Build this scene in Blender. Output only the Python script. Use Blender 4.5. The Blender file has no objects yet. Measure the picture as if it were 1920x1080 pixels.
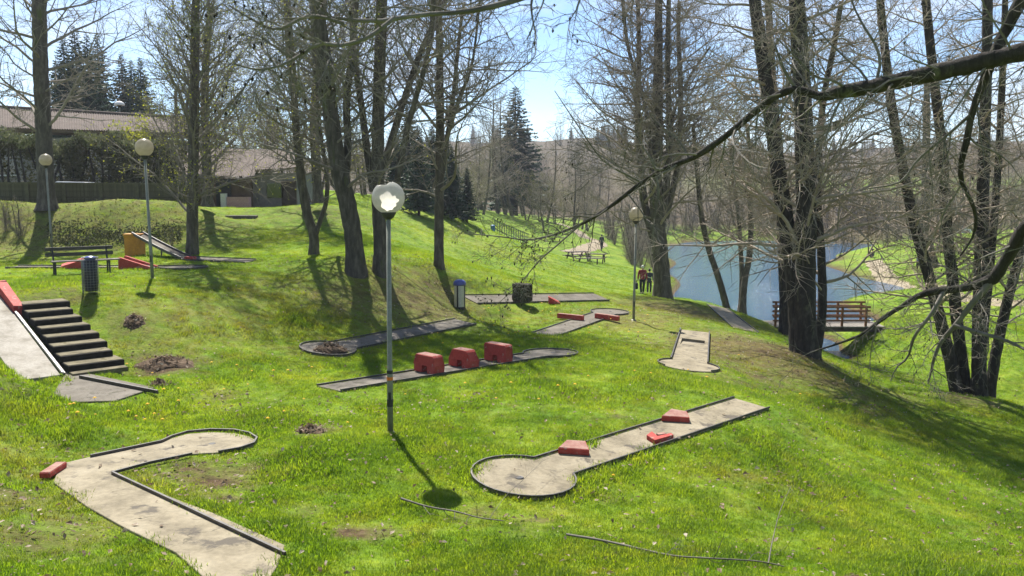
import bpy, math, random
import numpy as np
from mathutils import Vector, Matrix

scene = bpy.context.scene
COL = scene.collection
random.seed(7)

# ------------------------------------------------------------------ camera, sky, sun, exposure
cam_d = bpy.data.cameras.new('camera')
cam = bpy.data.objects.new('camera', cam_d)
COL.objects.link(cam)
cam.location = (0, 0, 8.0)
cam.rotation_euler = (math.radians(90) - math.atan((540 - 345) / 1650.0), 0, 0)
cam_d.sensor_width = 36
cam_d.lens = 36 * 1650.0 / 1920.0
cam_d.clip_start, cam_d.clip_end = 0.1, 5000
cam_d.dof.use_dof = True
cam_d.dof.focus_distance = 17
cam_d.dof.aperture_fstop = 4.5
scene.camera = cam

SUN_AZ, SUN_EL = math.radians(-20), math.radians(52)       # azimuth clockwise from +Y (ahead of the camera)
SUN_DIR = Vector((math.sin(SUN_AZ) * math.cos(SUN_EL), math.cos(SUN_AZ) * math.cos(SUN_EL), math.sin(SUN_EL)))
world = bpy.data.worlds.new('World')
scene.world = world
world.use_nodes = True
wn, wl = world.node_tree.nodes, world.node_tree.links
wn.clear()
w_out = wn.new('ShaderNodeOutputWorld')
w_bg = wn.new('ShaderNodeBackground')
w_sky = wn.new('ShaderNodeTexSky')
w_sky.sky_type = 'NISHITA'
w_sky.sun_disc = False
w_sky.sun_elevation = SUN_EL
w_sky.sun_rotation = SUN_AZ
w_sky.air_density, w_sky.dust_density, w_sky.ozone_density = 1.0, 0.1, 3.0
w_sky.altitude = 2500
w_tc = wn.new('ShaderNodeTexCoord')
w_map = wn.new('ShaderNodeMapping')
w_map.inputs['Scale'].default_value = (1.3, 1.3, 4.2)
w_map.inputs['Location'].default_value = (0.35, 0.2, 0.1)
w_no = wn.new('ShaderNodeTexNoise')
w_no.inputs['Scale'].default_value = 2.1
w_no.inputs['Detail'].default_value = 9
w_no.inputs['Roughness'].default_value = 0.58
w_no.inputs['Distortion'].default_value = 0.4
w_cr = wn.new('ShaderNodeValToRGB')
w_cr.color_ramp.elements[0].position, w_cr.color_ramp.elements[0].color = 0.46, (0, 0, 0, 1)
w_cr.color_ramp.elements[1].position, w_cr.color_ramp.elements[1].color = 0.82, (1, 1, 1, 1)
w_mix = wn.new('ShaderNodeMixRGB')
w_mix.inputs['Color2'].default_value = (6.2, 6.5, 7.0, 1)            # sunlit thin cloud, in the sky's own units
w_bg.inputs['Strength'].default_value = 0.085
wl.new(w_tc.outputs['Generated'], w_map.inputs['Vector'])
wl.new(w_map.outputs['Vector'], w_no.inputs['Vector'])
wl.new(w_no.outputs['Fac'], w_cr.inputs['Fac'])
wl.new(w_cr.outputs['Color'], w_mix.inputs['Fac'])
wl.new(w_sky.outputs['Color'], w_mix.inputs['Color1'])
wl.new(w_mix.outputs['Color'], w_bg.inputs['Color'])
wl.new(w_bg.outputs['Background'], w_out.inputs['Surface'])

sun_d = bpy.data.lights.new('sun', 'SUN')
sun_d.energy, sun_d.angle, sun_d.color = 5.0, math.radians(0.55), (1.0, 0.955, 0.87)
sun = bpy.data.objects.new('sun', sun_d)
COL.objects.link(sun)
sun.rotation_euler = SUN_DIR.to_track_quat('Z', 'Y').to_euler()
sun.location = (0, 0, 60)

vs = scene.view_settings
scene.display_settings.display_device = 'sRGB'
vs.view_transform, vs.look, vs.exposure, vs.gamma = 'Standard', 'None', 1.15, 1.0
vs.use_curve_mapping = False
try:
    scene.cycles.max_bounces = 8
    scene.cycles.transparent_max_bounces = 12
    scene.cycles.use_denoising = True
    scene.cycles.pixel_filter_width = 1.8
    scene.cycles.sample_clamp_indirect = 6
except Exception:
    pass

# ---- TERRAIN-BEGIN
FPX, HORY = 1650.0, 345.0
CAMZ = 8.0
PITCH = math.atan((540 - HORY) / FPX)
CP, SP = math.cos(PITCH), math.sin(PITCH)

def ray(px, py):
    u, v = (px - 960) / FPX, (540 - py) / FPX
    return np.array((u, CP + v * SP, -SP + v * CP))

def at(px, py, d):            # the point seen at a pixel of the photograph, d metres ahead of the camera
    r = ray(px, py)
    return np.array((0, 0, CAMZ)) + r * (d / r[1])

def atz(px, py, z):
    r = ray(px, py)
    return np.array((0, 0, CAMZ)) + r * ((z - CAMZ) / r[2])

CTRL = []
for px, py, z in [
    (960,1080,3.95),(480,1080,4.0),(100,1060,4.15),(1440,1080,3.85),(1900,1070,3.35),
    (0,900,4.15),(300,900,3.82),(100,880,3.85),(415,832,3.78),(735,815,3.73),
    (980,895,3.68),(1440,765,3.45),(1200,830,3.55),(1700,900,2.6),(1900,900,1.75),
    (1700,800,1.75),(1900,820,1.3),(600,735,3.68),(1085,660,3.4),(850,690,3.55),
    (200,755,3.85),(150,715,3.9),(0,760,4.35),(0,690,4.7),(180,690,3.9),(235,675,3.9),
    (170,555,5.05),(140,513,5.1),(0,540,5.1),(0,500,5.1),(350,485,5.12),
    (380,505,5.05),(480,500,5.0),(400,560,4.7),(320,600,4.5),(400,610,4.3),(500,600,4.15),(600,560,4.4),
    (700,550,4.3),(480,640,3.85),(350,700,3.8),(575,655,3.66),(890,605,3.35),(730,630,3.5),
    (668,508,4.95),(714,505,4.95),(588,478,5.2),(823,503,4.7),(862,578,3.38),(360,475,5.2),
    (1110,565,2.95),(1010,625,3.2),(1170,585,3.0),(1080,490,1.5),(1130,470,1.5),(1160,500,1.3),(1180,462,1.0),
    (1340,600,2.2),(1290,690,3.1),(1290,628,2.8),(1420,615,2.2),(1510,665,2.55),(1460,640,2.35),
    (1600,700,1.85),(1700,732,1.4),(1800,747,1.2),(1900,765,1.0),(1560,790,2.5),
    (1700,640,1.0),(1800,690,0.9),(1900,705,0.9),(1600,560,0.35),(1592,495,0.3),(1640,485,0.5),
    (1700,500,1.0),(1800,530,1.0),(1900,570,1.1),(1900,500,1.7),(1750,600,1.0)]:
    CTRL.append(atz(px, py, z))
for px, py, d in [
    (286,522,27),(98,470,39.5),(200,375,44),(0,378,44),(330,378,45),(0,440,41),(200,440,41.5),(430,405,46),
    (550,390,48),(620,385,50),(700,400,50),(700,450,42),(588,430,44),(760,425,55),(850,440,60),(960,460,66),
    (900,500,46),(1000,520,46),(1060,540,42),(1189,600,33),(1150,550,43),(1205,552,52),(1240,560,46),
    (1150,450,100),(1050,460,85),(1300,562,47),(1370,580,46),(1450,612,41),(1650,616,41),
    (1700,450,95),(1800,440,100),(1900,440,90)]:
    CTRL.append(at(px, py, d))
CTRL += [np.array(p, float) for p in [
    (-1,0,6.4),(-8,0,6.6),(8,0,6.2),(-1,4.5,5.6),(-9,5,5.6),(9,5,5.2),(0,-15,7.5),(-20,-5,7.5),(20,-5,6.2),(14,8,2.9),(24,14,.9),(15,14,1.6),
    (16.5,50,-.6),(15.3,43.5,-.5),(15.6,40.5,-.1),(16.0,37,.35),(17.4,33.5,.3),(19.5,31.3,.25),(24,29.5,.25),(31,27,.3),
    (12.4,43,1.0),(12.9,46,.6),(17.4,43,.8),(17.9,46.5,.5),(19,60,-1.2),(23,75,-1.5),(29,95,-1.5),(37,115,-1.2),(13.5,60,-.7),(12.2,55,-.3),(16.5,76,-.7),(19.5,95,-.7),(9.8,62,.5),(12.6,76,.4),(15.8,95,.4),(18.5,116,.5),
    (22,128,.8),(40,131,.8),(52,126,1),(50,105,.9),(44,90,1.3),(33,88,.4),
    (-26,46,7.0),(-22,46,6.95),(-18.5,46.5,6.9),(-15.5,47.5,6.7),(-14,52,6.5),(-20,62,6.9),(-40,50,7.6),(-32,30,6.2),(-30,12,6.0),(-12,58,6.6),(-6,70,6.0),(-6,95,5.5),(2,90,3.6),(4,120,3.2),
    (34,60,2.6),(40,40,2.2),(36,26,1.8),(50,70,4.5),(-40,100,8.5)]]
CTRL = np.array(CTRL)

def _tps_fit(P, lam=0.12):
    n = len(P); S = 20.0
    xy = P[:, :2] / S
    r2 = ((xy[:, None] - xy[None]) ** 2).sum(-1)
    K = 0.5 * r2 * np.log(r2 + 1e-12)
    A = np.zeros((n + 3, n + 3))
    A[:n, :n] = K + np.eye(n) * lam * 0.004
    A[:n, n] = 1; A[:n, n+1:] = xy; A[n, :n] = 1; A[n+1:, :n] = xy.T
    b = np.zeros(n + 3); b[:n] = P[:, 2]
    return xy, np.linalg.solve(A, b), S
TPX, TPW, TPS = _tps_fit(CTRL)

def sstep(a, b, x):
    t = np.clip((x - a) / (b - a), 0, 1)
    return t * t * (3 - 2 * t)

PADS = []                      # (polygon, plane) of the golf lanes, pressed into the ground

def poly_dist(P, x, y):        # signed distance to a polygon, negative inside
    P = np.asarray(P)[:, :2]; n = len(P)
    d = np.full(np.shape(x), 1e9); ins = np.zeros(np.shape(x), bool)
    for i in range(n):
        a, b = P[i], P[(i + 1) % n]
        e = b - a; L = e @ e + 1e-12
        t = np.clip(((x - a[0]) * e[0] + (y - a[1]) * e[1]) / L, 0, 1)
        d = np.minimum(d, (x - a[0] - t * e[0]) ** 2 + (y - a[1] - t * e[1]) ** 2)
        if a[1] != b[1]:
            c = ((a[1] > y) != (b[1] > y)) & (x < (b[0] - a[0]) * (y - a[1]) / (b[1] - a[1]) + a[0])
            ins ^= c
    return np.where(ins, -1, 1) * np.sqrt(d)

def hbase(x, y):
    x = np.asarray(x, float); y = np.asarray(y, float)
    shp = np.broadcast(x, y).shape
    x = np.broadcast_to(x, shp).ravel(); y = np.broadcast_to(y, shp).ravel()
    xc = np.clip(x, -42, 56); yc = np.clip(y, -18, 134)
    z = TPW[-3] + TPW[-2] * xc / TPS + TPW[-1] * yc / TPS
    for (a, b), w in zip(TPX, TPW[:-3]):
        r2 = (xc / TPS - a) ** 2 + (yc / TPS - b) ** 2
        z = z + w * 0.5 * r2 * np.log(r2 + 1e-12)
    # wooded hills beyond the lake
    far = 3 + sstep(130, 420, y) * (17 + 5 * np.sin(x * .011 + 1) + 4 * np.sin(x * .023 + y * .004)) + sstep(60, 200, np.abs(x - 10)) * 6
    w = np.maximum(sstep(120, 170, y), np.maximum(sstep(45, 80, x), sstep(40, 75, -x)))
    z = z * (1 - w) + far * w
    return z.reshape(shp)

def hgt(x, y):
    z = hbase(x, y)
    x = np.broadcast_to(np.asarray(x, float), z.shape); y = np.broadcast_to(np.asarray(y, float), z.shape)
    for poly, (a, b, c), drop in PADS:
        P = np.asarray(poly)
        m = (x > P[:,0].min()-1.3) & (x < P[:,0].max()+1.3) & (y > P[:,1].min()-1.3) & (y < P[:,1].max()+1.3)
        if not m.any(): continue
        d = poly_dist(P, x[m], y[m])
        w = 1 - sstep(.12, 1.1, d)
        z = z.copy(); zp = a * x[m] + b * y[m] + c - drop
        z[m] = z[m] * (1 - w) + zp * w
    return z

def gp(px, py, dmin=6, dmax=220):          # where the line of sight through a pixel meets the ground
    r = ray(px, py); r = r / r[1]
    d = np.geomspace(dmin, dmax, 900)
    X, Y, Z = r[0] * d, d, CAMZ + r[2] * d
    g = Z - hgt(X, Y)
    i = np.argmax(g < 0) if (g < 0).any() else len(d) - 1
    if i > 0:
        t = g[i-1] / (g[i-1] - g[i] + 1e-12); dd = d[i-1] + t * (d[i] - d[i-1])
    else: dd = d[0]
    p = np.array((0, 0, CAMZ)) + r * dd
    p[2] = float(hgt(p[0], p[1]))
    return p
# ---- TERRAIN-END

# ------------------------------------------------------------------ mesh helpers
class MB:
    """collects shapes for one mesh"""
    def __init__(s): s.v, s.f = [], []
    def add(s, vs, fs):
        b = len(s.v); s.v += [tuple(map(float, q)) for q in vs]; s.f += [tuple(b + i for i in q) for q in fs]
        return s
    def box(s, c, size, ax=None):
        """box centred at c; ax = optional 3 axis vectors"""
        X, Y, Z = [np.array(a, float) for a in (ax if ax is not None else ((1,0,0),(0,1,0),(0,0,1)))]
        c = np.array(c, float); hx, hy, hz = [q / 2 for q in size]
        P = [c + X*sx*hx + Y*sy*hy + Z*sz*hz for sz in (-1,1) for sy in (-1,1) for sx in (-1,1)]
        return s.add(P, [(0,2,3,1),(4,5,7,6),(0,1,5,4),(2,6,7,3),(0,4,6,2),(1,3,7,5)])
    def bar(s, a, b, w, h, up=(0,0,1)):
        a, b = np.array(a, float), np.array(b, float)
        Y = b - a; L = np.linalg.norm(Y); Y = Y / L
        X = np.cross(Y, np.array(up, float)); X /= np.linalg.norm(X) + 1e-9
        Z = np.cross(X, Y)
        return s.box((a + b) / 2, (w, L, h), (X, Y, Z))
    def prism(s, poly, lo, hi):
        """poly: list of xy; lo/hi: heights (number or list)"""
        n = len(poly)
        lo = [lo]*n if np.isscalar(lo) else lo; hi = [hi]*n if np.isscalar(hi) else hi
        P = [(p[0], p[1], l) for p, l in zip(poly, lo)] + [(p[0], p[1], h) for p, h in zip(poly, hi)]
        return s.add(P, [tuple(range(n))[::-1], tuple(range(n, 2*n))] + [(i, (i+1) % n, n + (i+1) % n, n + i) for i in range(n)])
    def extrude(s, prof, o, X, Z, Y, depth):
        """profile (x,z) points in the plane X,Z at o, extruded along Y"""
        o, X, Y, Z = [np.array(q, float) for q in (o, X, Y, Z)]
        n = len(prof)
        P = [o + X*a + Z*b for a, b in prof] + [o + X*a + Z*b + Y*depth for a, b in prof]
        return s.add(P, [tuple(range(n)), tuple(range(n, 2*n))[::-1]] + [(i, n+i, n+(i+1) % n, (i+1) % n) for i in range(n)])
    def lathe(s, prof, c=(0,0,0), k=20, cap=True):
        c = np.array(c, float); n = len(prof); P = []
        for r, z in prof:
            for j in range(k):
                a = 2*math.pi*j/k; P.append(c + (r*math.cos(a), r*math.sin(a), z))
        F = [(i*k+j, i*k+(j+1) % k, (i+1)*k+(j+1) % k, (i+1)*k+j) for i in range(n-1) for j in range(k)]
        if cap: F += [tuple(range(k))[::-1], tuple((n-1)*k + j for j in range(k))]
        return s.add(P, F)
    def tube(s, pts, rad, k=8, cap=True):
        P = np.array(pts, float); n = len(P); R = np.full(n, rad) if np.isscalar(rad) else np.array(rad, float)
        T = np.gradient(P, axis=0); T /= np.linalg.norm(T, axis=1)[:, None] + 1e-9
        ref = np.array((0,0,1.)) if abs(T[n//2][2]) < .85 else np.array((1.,0,0))
        V = []
        for i in range(n):
            u = np.cross(T[i], ref); u /= np.linalg.norm(u) + 1e-9; w = np.cross(T[i], u)
            for j in range(k):
                a = 2*math.pi*j/k; V.append(P[i] + R[i]*(u*math.cos(a) + w*math.sin(a)))
        F = [(i*k+j, i*k+(j+1) % k, (i+1)*k+(j+1) % k, (i+1)*k+j) for i in range(n-1) for j in range(k)]
        if cap: F += [tuple(range(k))[::-1], tuple((n-1)*k + j for j in range(k))]
        return s.add(V, F)
    def strip(s, pts, w, h, z_off=0.0, closed=False):
        """rectangular section swept along a horizontal-ish polyline"""
        P = np.array(pts, float); n = len(P)
        if closed: T = np.roll(P, -1, 0) - np.roll(P, 1, 0)
        else: T = np.gradient(P, axis=0)
        N = np.stack([-T[:,1], T[:,0], 0*T[:,0]], 1); N /= np.linalg.norm(N, axis=1)[:, None] + 1e-9
        V = []
        for i in range(n):
            for sx, sz in ((-1,0),(1,0),(1,1),(-1,1)):
                V.append(P[i] + N[i]*sx*w/2 + np.array((0,0,z_off + sz*h)))
        m = n if closed else n - 1
        F = [(i*4+j, i*4+(j+1) % 4, ((i+1) % n)*4+(j+1) % 4, ((i+1) % n)*4+j) for i in range(m) for j in range(4)]
        if not closed: F += [(3,2,1,0), tuple((n-1)*4 + j for j in range(4))]
        return s.add(V, F)
    def ball(s, c, r, k=14, m=9, sq=(1,1,1)):
        prof = [(max(1e-4, math.sin(math.pi*i/m)), -math.cos(math.pi*i/m)) for i in range(m+1)]
        b = len(s.v); s.lathe(prof, (0,0,0), k, cap=False); c = np.array(c, float)
        for i in range(b, len(s.v)): s.v[i] = tuple(c + np.array(s.v[i])*r*np.array(sq))
        return s

def mesh_obj(name, verts, faces, mat, parent=None, smooth=False):
    me = bpy.data.meshes.new(name)
    me.from_pydata([tuple(v) for v in verts], [], faces)
    me.update()
    if smooth: me.polygons.foreach_set('use_smooth', [True]*len(me.polygons))
    o = bpy.data.objects.new(name, me)
    COL.objects.link(o)
    if mat is not None: me.materials.append(mat)
    if parent is not None: o.parent = parent
    return o

def fast_mesh(name, V, Q, mat, parent=None, smooth=True):
    """V (n,3), Q (m,k) numpy faces of one size k, or a list of such arrays"""
    me = bpy.data.meshes.new(name)
    Qs = Q if isinstance(Q, list) else [Q]
    Qs = [q for q in Qs if len(q)]
    V = np.ascontiguousarray(V, np.float32)
    me.vertices.add(len(V)); me.vertices.foreach_set('co', V.ravel())
    tot = np.concatenate([np.full(len(q), q.shape[1], np.int32) for q in Qs])
    loops = np.concatenate([q.ravel() for q in Qs]).astype(np.int32)
    me.loops.add(len(loops)); me.loops.foreach_set('vertex_index', loops)
    me.polygons.add(len(tot))
    me.polygons.foreach_set('loop_start', np.concatenate([[0], np.cumsum(tot)[:-1]]).astype(np.int32))
    me.polygons.foreach_set('loop_total', tot)
    me.polygons.foreach_set('use_smooth', np.full(len(tot), smooth))
    me.update(calc_edges=True); me.validate()
    o = bpy.data.objects.new(name, me)
    COL.objects.link(o)
    if mat is not None: me.materials.append(mat)
    if parent is not None: o.parent = parent
    return o

def tag(o, label, cat, group=None):
    o['label'], o['category'] = label, cat
    if group: o['group'] = group
    return o

def thing(name, label, cat, loc=(0,0,0), rotz=0.0, group=None):
    o = bpy.data.objects.new(name, None)
    COL.objects.link(o)
    o.empty_display_size = 0.2
    o.location = tuple(map(float, loc)); o.rotation_euler = (0, 0, rotz)
    return tag(o, label, cat, group)

def part(root, name, mb, mat, smooth=False, bevel=0.0, base=None):
    """a child mesh whose shapes were given in world metres (root unrotated), or local if root is rotated / base given"""
    off = np.array(root.location if base is None else base)
    o = mesh_obj(name, [np.array(v) - off for v in mb.v], mb.f, mat, root, smooth)
    if bevel:
        m = o.modifiers.new('bevel', 'BEVEL'); m.width = bevel; m.segments = 2; m.limit_method = 'ANGLE'
    return o

def lpart(root, name, mb, mat, smooth=False, bevel=0.0):
    return part(root, name, mb, mat, smooth, bevel, base=(0,0,0))

def structure(o, kind='structure'):
    o['kind'] = kind
    return o

def copy_thing(root, loc, rotz=0.0, label=None, scale=None, group=None):
    r = root.copy(); COL.objects.link(r)
    r.location = tuple(map(float, loc)); r.rotation_euler = (0, 0, rotz)
    if scale is not None: r.scale = scale if not np.isscalar(scale) else (scale,)*3
    if label: r['label'] = label
    if group: r['group'] = group
    def rec(src, dst):
        for ch in KIDS.get(src.name, [c for c in src.children]):
            c = ch.copy(); COL.objects.link(c); c.parent = dst
            rec(ch, c)
    rec(root, r)
    return r
KIDS = {}

# ------------------------------------------------------------------ materials
def ramp(nt, fac, cols):
    r = nt.nodes.new('ShaderNodeValToRGB')
    el = r.color_ramp.elements
    while len(el) < len(cols): el.new(0.5)
    for e, (p, c) in zip(el, cols):
        e.position = p; e.color = (*c, 1)
    nt.links.new(fac, r.inputs['Fac'])
    return r.outputs['Color']

def noise(nt, vec, scale, detail=5, rough=.55, dist=0.0, dim=None):
    n = nt.nodes.new('ShaderNodeTexNoise')
    n.inputs['Scale'].default_value = scale; n.inputs['Detail'].default_value = detail
    n.inputs['Roughness'].default_value = rough; n.inputs['Distortion'].default_value = dist
    nt.links.new(vec, n.inputs['Vector'])
    return n.outputs['Fac']

def mixc(nt, fac, a, b, mode='MIX'):
    m = nt.nodes.new('ShaderNodeMixRGB'); m.blend_type = mode
    for s, q in (('Fac', fac), ('Color1', a), ('Color2', b)):
        if hasattr(q, 'links') or hasattr(q, 'is_linked'): nt.links.new(q, m.inputs[s])
        elif np.isscalar(q): m.inputs[s].default_value = q
        else: m.inputs[s].default_value = (*q, 1)
    return m.outputs['Color']

def newmat(name):
    m = bpy.data.materials.new(name); m.use_nodes = True
    nt = m.node_tree; nt.nodes.clear()
    out = nt.nodes.new('ShaderNodeOutputMaterial')
    return m, nt, out

def pm(name, cols, scale=4.0, rough=.8, bump=.3, bscale=30.0, metal=0.0, spec=.3, stretch=(1,1,1), spots=None, trans=0.0, rnd=0.0, coord='Object', cracks=0.0):
    """principled material with noise-driven colour, fine second noise and bump"""
    m, nt, out = newmat(name)
    tc = nt.nodes.new('ShaderNodeTexCoord'); mp = nt.nodes.new('ShaderNodeMapping')
    mp.inputs['Scale'].default_value = stretch
    nt.links.new(tc.outputs[coord], mp.inputs['Vector'])
    v = mp.outputs['Vector']
    c = ramp(nt, noise(nt, v, scale, 7, .62), cols)
    fine = ramp(nt, noise(nt, v, scale * 9, 4, .6), [(.3, (.72,)*3), (.7, (1.12,)*3)])
    c = mixc(nt, .7, c, fine, 'MULTIPLY')
    if spots:                                    # (colour, scale, threshold)
        sc, ss, th = spots
        f = ramp(nt, noise(nt, v, ss, 6, .65), [(th, (0,)*3), (th + .08, (1,)*3)])
        c = mixc(nt, f, c, sc)
    if cracks:
        vo = nt.nodes.new('ShaderNodeTexVoronoi'); vo.feature = 'DISTANCE_TO_EDGE'; vo.inputs['Scale'].default_value = .75
        wv = nt.nodes.new('ShaderNodeVectorMath'); wv.operation = 'MULTIPLY_ADD'
        nn = nt.nodes.new('ShaderNodeTexNoise'); nn.inputs['Scale'].default_value = 3.5; nn.inputs['Detail'].default_value = 6
        nt.links.new(v, nn.inputs['Vector']); nt.links.new(nn.outputs['Color'], wv.inputs[0]); wv.inputs[1].default_value = (.55, .55, .55); nt.links.new(v, wv.inputs[2])
        nt.links.new(wv.outputs[0], vo.inputs['Vector'])
        line = ramp(nt, vo.outputs['Distance'], [(0.0, (1,)*3), (.011, (0,)*3)])
        part_ = ramp(nt, noise(nt, v, 1.1, 3, .5), [(.45, (0,)*3), (.6, (cracks,)*3)])
        c = mixc(nt, mixc(nt, 1.0, line, part_, 'MULTIPLY'), c, (.04, .034, .022))
    if rnd:
        oi = nt.nodes.new('ShaderNodeObjectInfo')
        c = mixc(nt, 1.0, c, ramp(nt, oi.outputs['Random'], [(0, (1 - rnd,)*3), (1, (1 + rnd,)*3)]), 'MULTIPLY')
    b = nt.nodes.new('ShaderNodeBsdfPrincipled')
    nt.links.new(c, b.inputs['Base Color'])
    b.inputs['Roughness'].default_value = rough; b.inputs['Metallic'].default_value = metal
    b.inputs['Specular IOR Level'].default_value = spec
    if bump:
        bn = nt.nodes.new('ShaderNodeBump'); bn.inputs['Strength'].default_value = bump; bn.inputs['Distance'].default_value = .02
        nt.links.new(noise(nt, v, bscale, 5, .65), bn.inputs['Height']); nt.links.new(bn.outputs['Normal'], b.inputs['Normal'])
    sh = b.outputs['BSDF']
    if trans:
        t = nt.nodes.new('ShaderNodeBsdfTranslucent'); nt.links.new(c, t.inputs['Color'])
        ms = nt.nodes.new('ShaderNodeMixShader'); ms.inputs['Fac'].default_value = trans
        nt.links.new(sh, ms.inputs[1]); nt.links.new(t.outputs['BSDF'], ms.inputs[2]); sh = ms.outputs['Shader']
    nt.links.new(sh, out.inputs['Surface'])
    return m

def lawn_colour(nt, dry):
    """patchy spring lawn: lush, yellow-green and dry straw by world position"""
    g = nt.nodes.new('ShaderNodeNewGeometry')
    v = g.outputs['Position']
    lush = ramp(nt, noise(nt, v, .9, 6, .6, .5), [(.28, (.088, .160, .014)), (.5, (.160, .250, .020)), (.72, (.240, .305, .040))])
    patch = ramp(nt, noise(nt, v, .33, 5, .6, .8), [(.34, (.78, .88, .8)), (.5, (1, 1, 1)), (.66, (1.18, 1.06, 1.1))])
    lush = mixc(nt, 1.0, lush, patch, 'MULTIPLY')
    clump = ramp(nt, noise(nt, v, 4.5, 4, .6), [(.36, (.66, .76, .7)), (.55, (1, 1, 1)), (.7, (1.15, 1.1, 1.1))])
    lush = mixc(nt, .8, lush, clump, 'MULTIPLY')
    straw = ramp(nt, noise(nt, v, 3.2, 6, .6), [(.3, (.11, .10, .028)), (.55, (.19, .175, .05)), (.75, (.26, .24, .09))])
    a = nt.nodes.new('ShaderNodeMath'); a.operation = 'ADD'
    nt.links.new(dry, a.inputs[0])
    sc = nt.nodes.new('ShaderNodeMath'); sc.operation = 'MULTIPLY_ADD'; sc.inputs[1].default_value = 2.2; sc.inputs[2].default_value = -1.22
    nt.links.new(noise(nt, v, 2.0, 7, .62, .3), sc.inputs[0]); nt.links.new(sc.outputs[0], a.inputs[1])
    cl = nt.nodes.new('ShaderNodeClamp'); nt.links.new(a.outputs[0], cl.inputs['Value'])
    return mixc(nt, cl.outputs[0], lush, straw), v

def ground_material():
    m, nt, out = newmat('lawn_ground')
    at_ = nt.nodes.new('ShaderNodeAttribute'); at_.attribute_name = 'dry'
    c, v = lawn_colour(nt, at_.outputs['Fac'])
    wd = nt.nodes.new('ShaderNodeAttribute'); wd.attribute_name = 'soil'
    soil = ramp(nt, noise(nt, v, 6, 8, .7), [(.3, (.035, .022, .012)), (.55, (.10, .066, .035)), (.75, (.19, .14, .085))])
    ns = nt.nodes.new('ShaderNodeMath'); ns.operation = 'MULTIPLY_ADD'; ns.inputs[1].default_value = 1.6; ns.inputs[2].default_value = -.8
    nt.links.new(noise(nt, v, 2.6, 7, .68), ns.inputs[0])
    ad = nt.nodes.new('ShaderNodeMath'); ad.use_clamp = True
    nt.links.new(ns.outputs[0], ad.inputs[0]); nt.links.new(wd.outputs['Fac'], ad.inputs[1])
    ml = nt.nodes.new('ShaderNodeMath'); ml.operation = 'MULTIPLY'; ml.use_clamp = True; ml.inputs[1].default_value = 1.3
    nt.links.new(ad.outputs[0], ml.inputs[0])
    c = mixc(nt, ml.outputs[0], c, soil)
    fine = ramp(nt, noise(nt, v, 22, 6, .7), [(.28, (.72,)*3), (.72, (1.2,)*3)])
    c = mixc(nt, .8, c, fine, 'MULTIPLY')
    wo = nt.nodes.new('ShaderNodeAttribute'); wo.attribute_name = 'wood'
    fl = ramp(nt, noise(nt, v, .12, 6, .6), [(.3, (.045, .035, .02)), (.7, (.10, .075, .045))])
    c = mixc(nt, wo.outputs['Fac'], c, fl)
    b = nt.nodes.new('ShaderNodeBsdfPrincipled'); b.inputs['Roughness'].default_value = .95
    b.inputs['Specular IOR Level'].default_value = .1
    nt.links.new(c, b.inputs['Base Color'])
    bn = nt.nodes.new('ShaderNodeBump'); bn.inputs['Strength'].default_value = .7; bn.inputs['Distance'].default_value = .08
    nt.links.new(noise(nt, v, 14, 7, .7), bn.inputs['Height']); nt.links.new(bn.outputs['Normal'], b.inputs['Normal'])
    nt.links.new(b.outputs['BSDF'], out.inputs['Surface'])
    return m

def blade_material():
    m, nt, out = newmat('grass_blade')
    a = nt.nodes.new('ShaderNodeAttribute'); a.attribute_name = 'dry'; a.attribute_type = 'INSTANCER'
    c, v = lawn_colour(nt, a.outputs['Fac'])
    oi = nt.nodes.new('ShaderNodeObjectInfo')
    c = mixc(nt, 1.0, c, ramp(nt, oi.outputs['Random'], [(0, (.84, .88, .9)), (.5, (1, 1, 1)), (1, (1.18, 1.12, 1.05))]), 'MULTIPLY')
    d = nt.nodes.new('ShaderNodeBsdfPrincipled'); d.inputs['Roughness'].default_value = .55; d.inputs['Specular IOR Level'].default_value = .25
    t = nt.nodes.new('ShaderNodeBsdfTranslucent')
    nt.links.new(c, d.inputs['Base Color'])
    tcol = mixc(nt, 1.0, c, (1.75, 1.6, .6), 'MULTIPLY')
    nt.links.new(tcol, t.inputs['Color'])
    ms = nt.nodes.new('ShaderNodeMixShader'); ms.inputs['Fac'].default_value = .58
    nt.links.new(d.outputs['BSDF'], ms.inputs[1]); nt.links.new(t.outputs['BSDF'], ms.inputs[2])
    nt.links.new(ms.outputs['Shader'], out.inputs['Surface'])
    return m

def water_material():
    m, nt, out = newmat('lake_water')
    b = nt.nodes.new('ShaderNodeBsdfPrincipled')
    b.inputs['Base Color'].default_value = (.024, .070, .130, 1); b.inputs['Roughness'].default_value = .06
    b.inputs['IOR'].default_value = 1.333
    tc = nt.nodes.new('ShaderNodeTexCoord'); mp = nt.nodes.new('ShaderNodeMapping'); mp.inputs['Scale'].default_value = (.7, 1.6, 1)
    nt.links.new(tc.outputs['Object'], mp.inputs['Vector'])
    bn = nt.nodes.new('ShaderNodeBump'); bn.inputs['Strength'].default_value = 1.0; bn.inputs['Distance'].default_value = .17
    nt.links.new(noise(nt, mp.outputs['Vector'], 1.5, 8, .7), bn.inputs['Height'])
    nt.links.new(bn.outputs['Normal'], b.inputs['Normal'])
    nt.links.new(b.outputs['BSDF'], out.inputs['Surface'])
    return m

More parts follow.
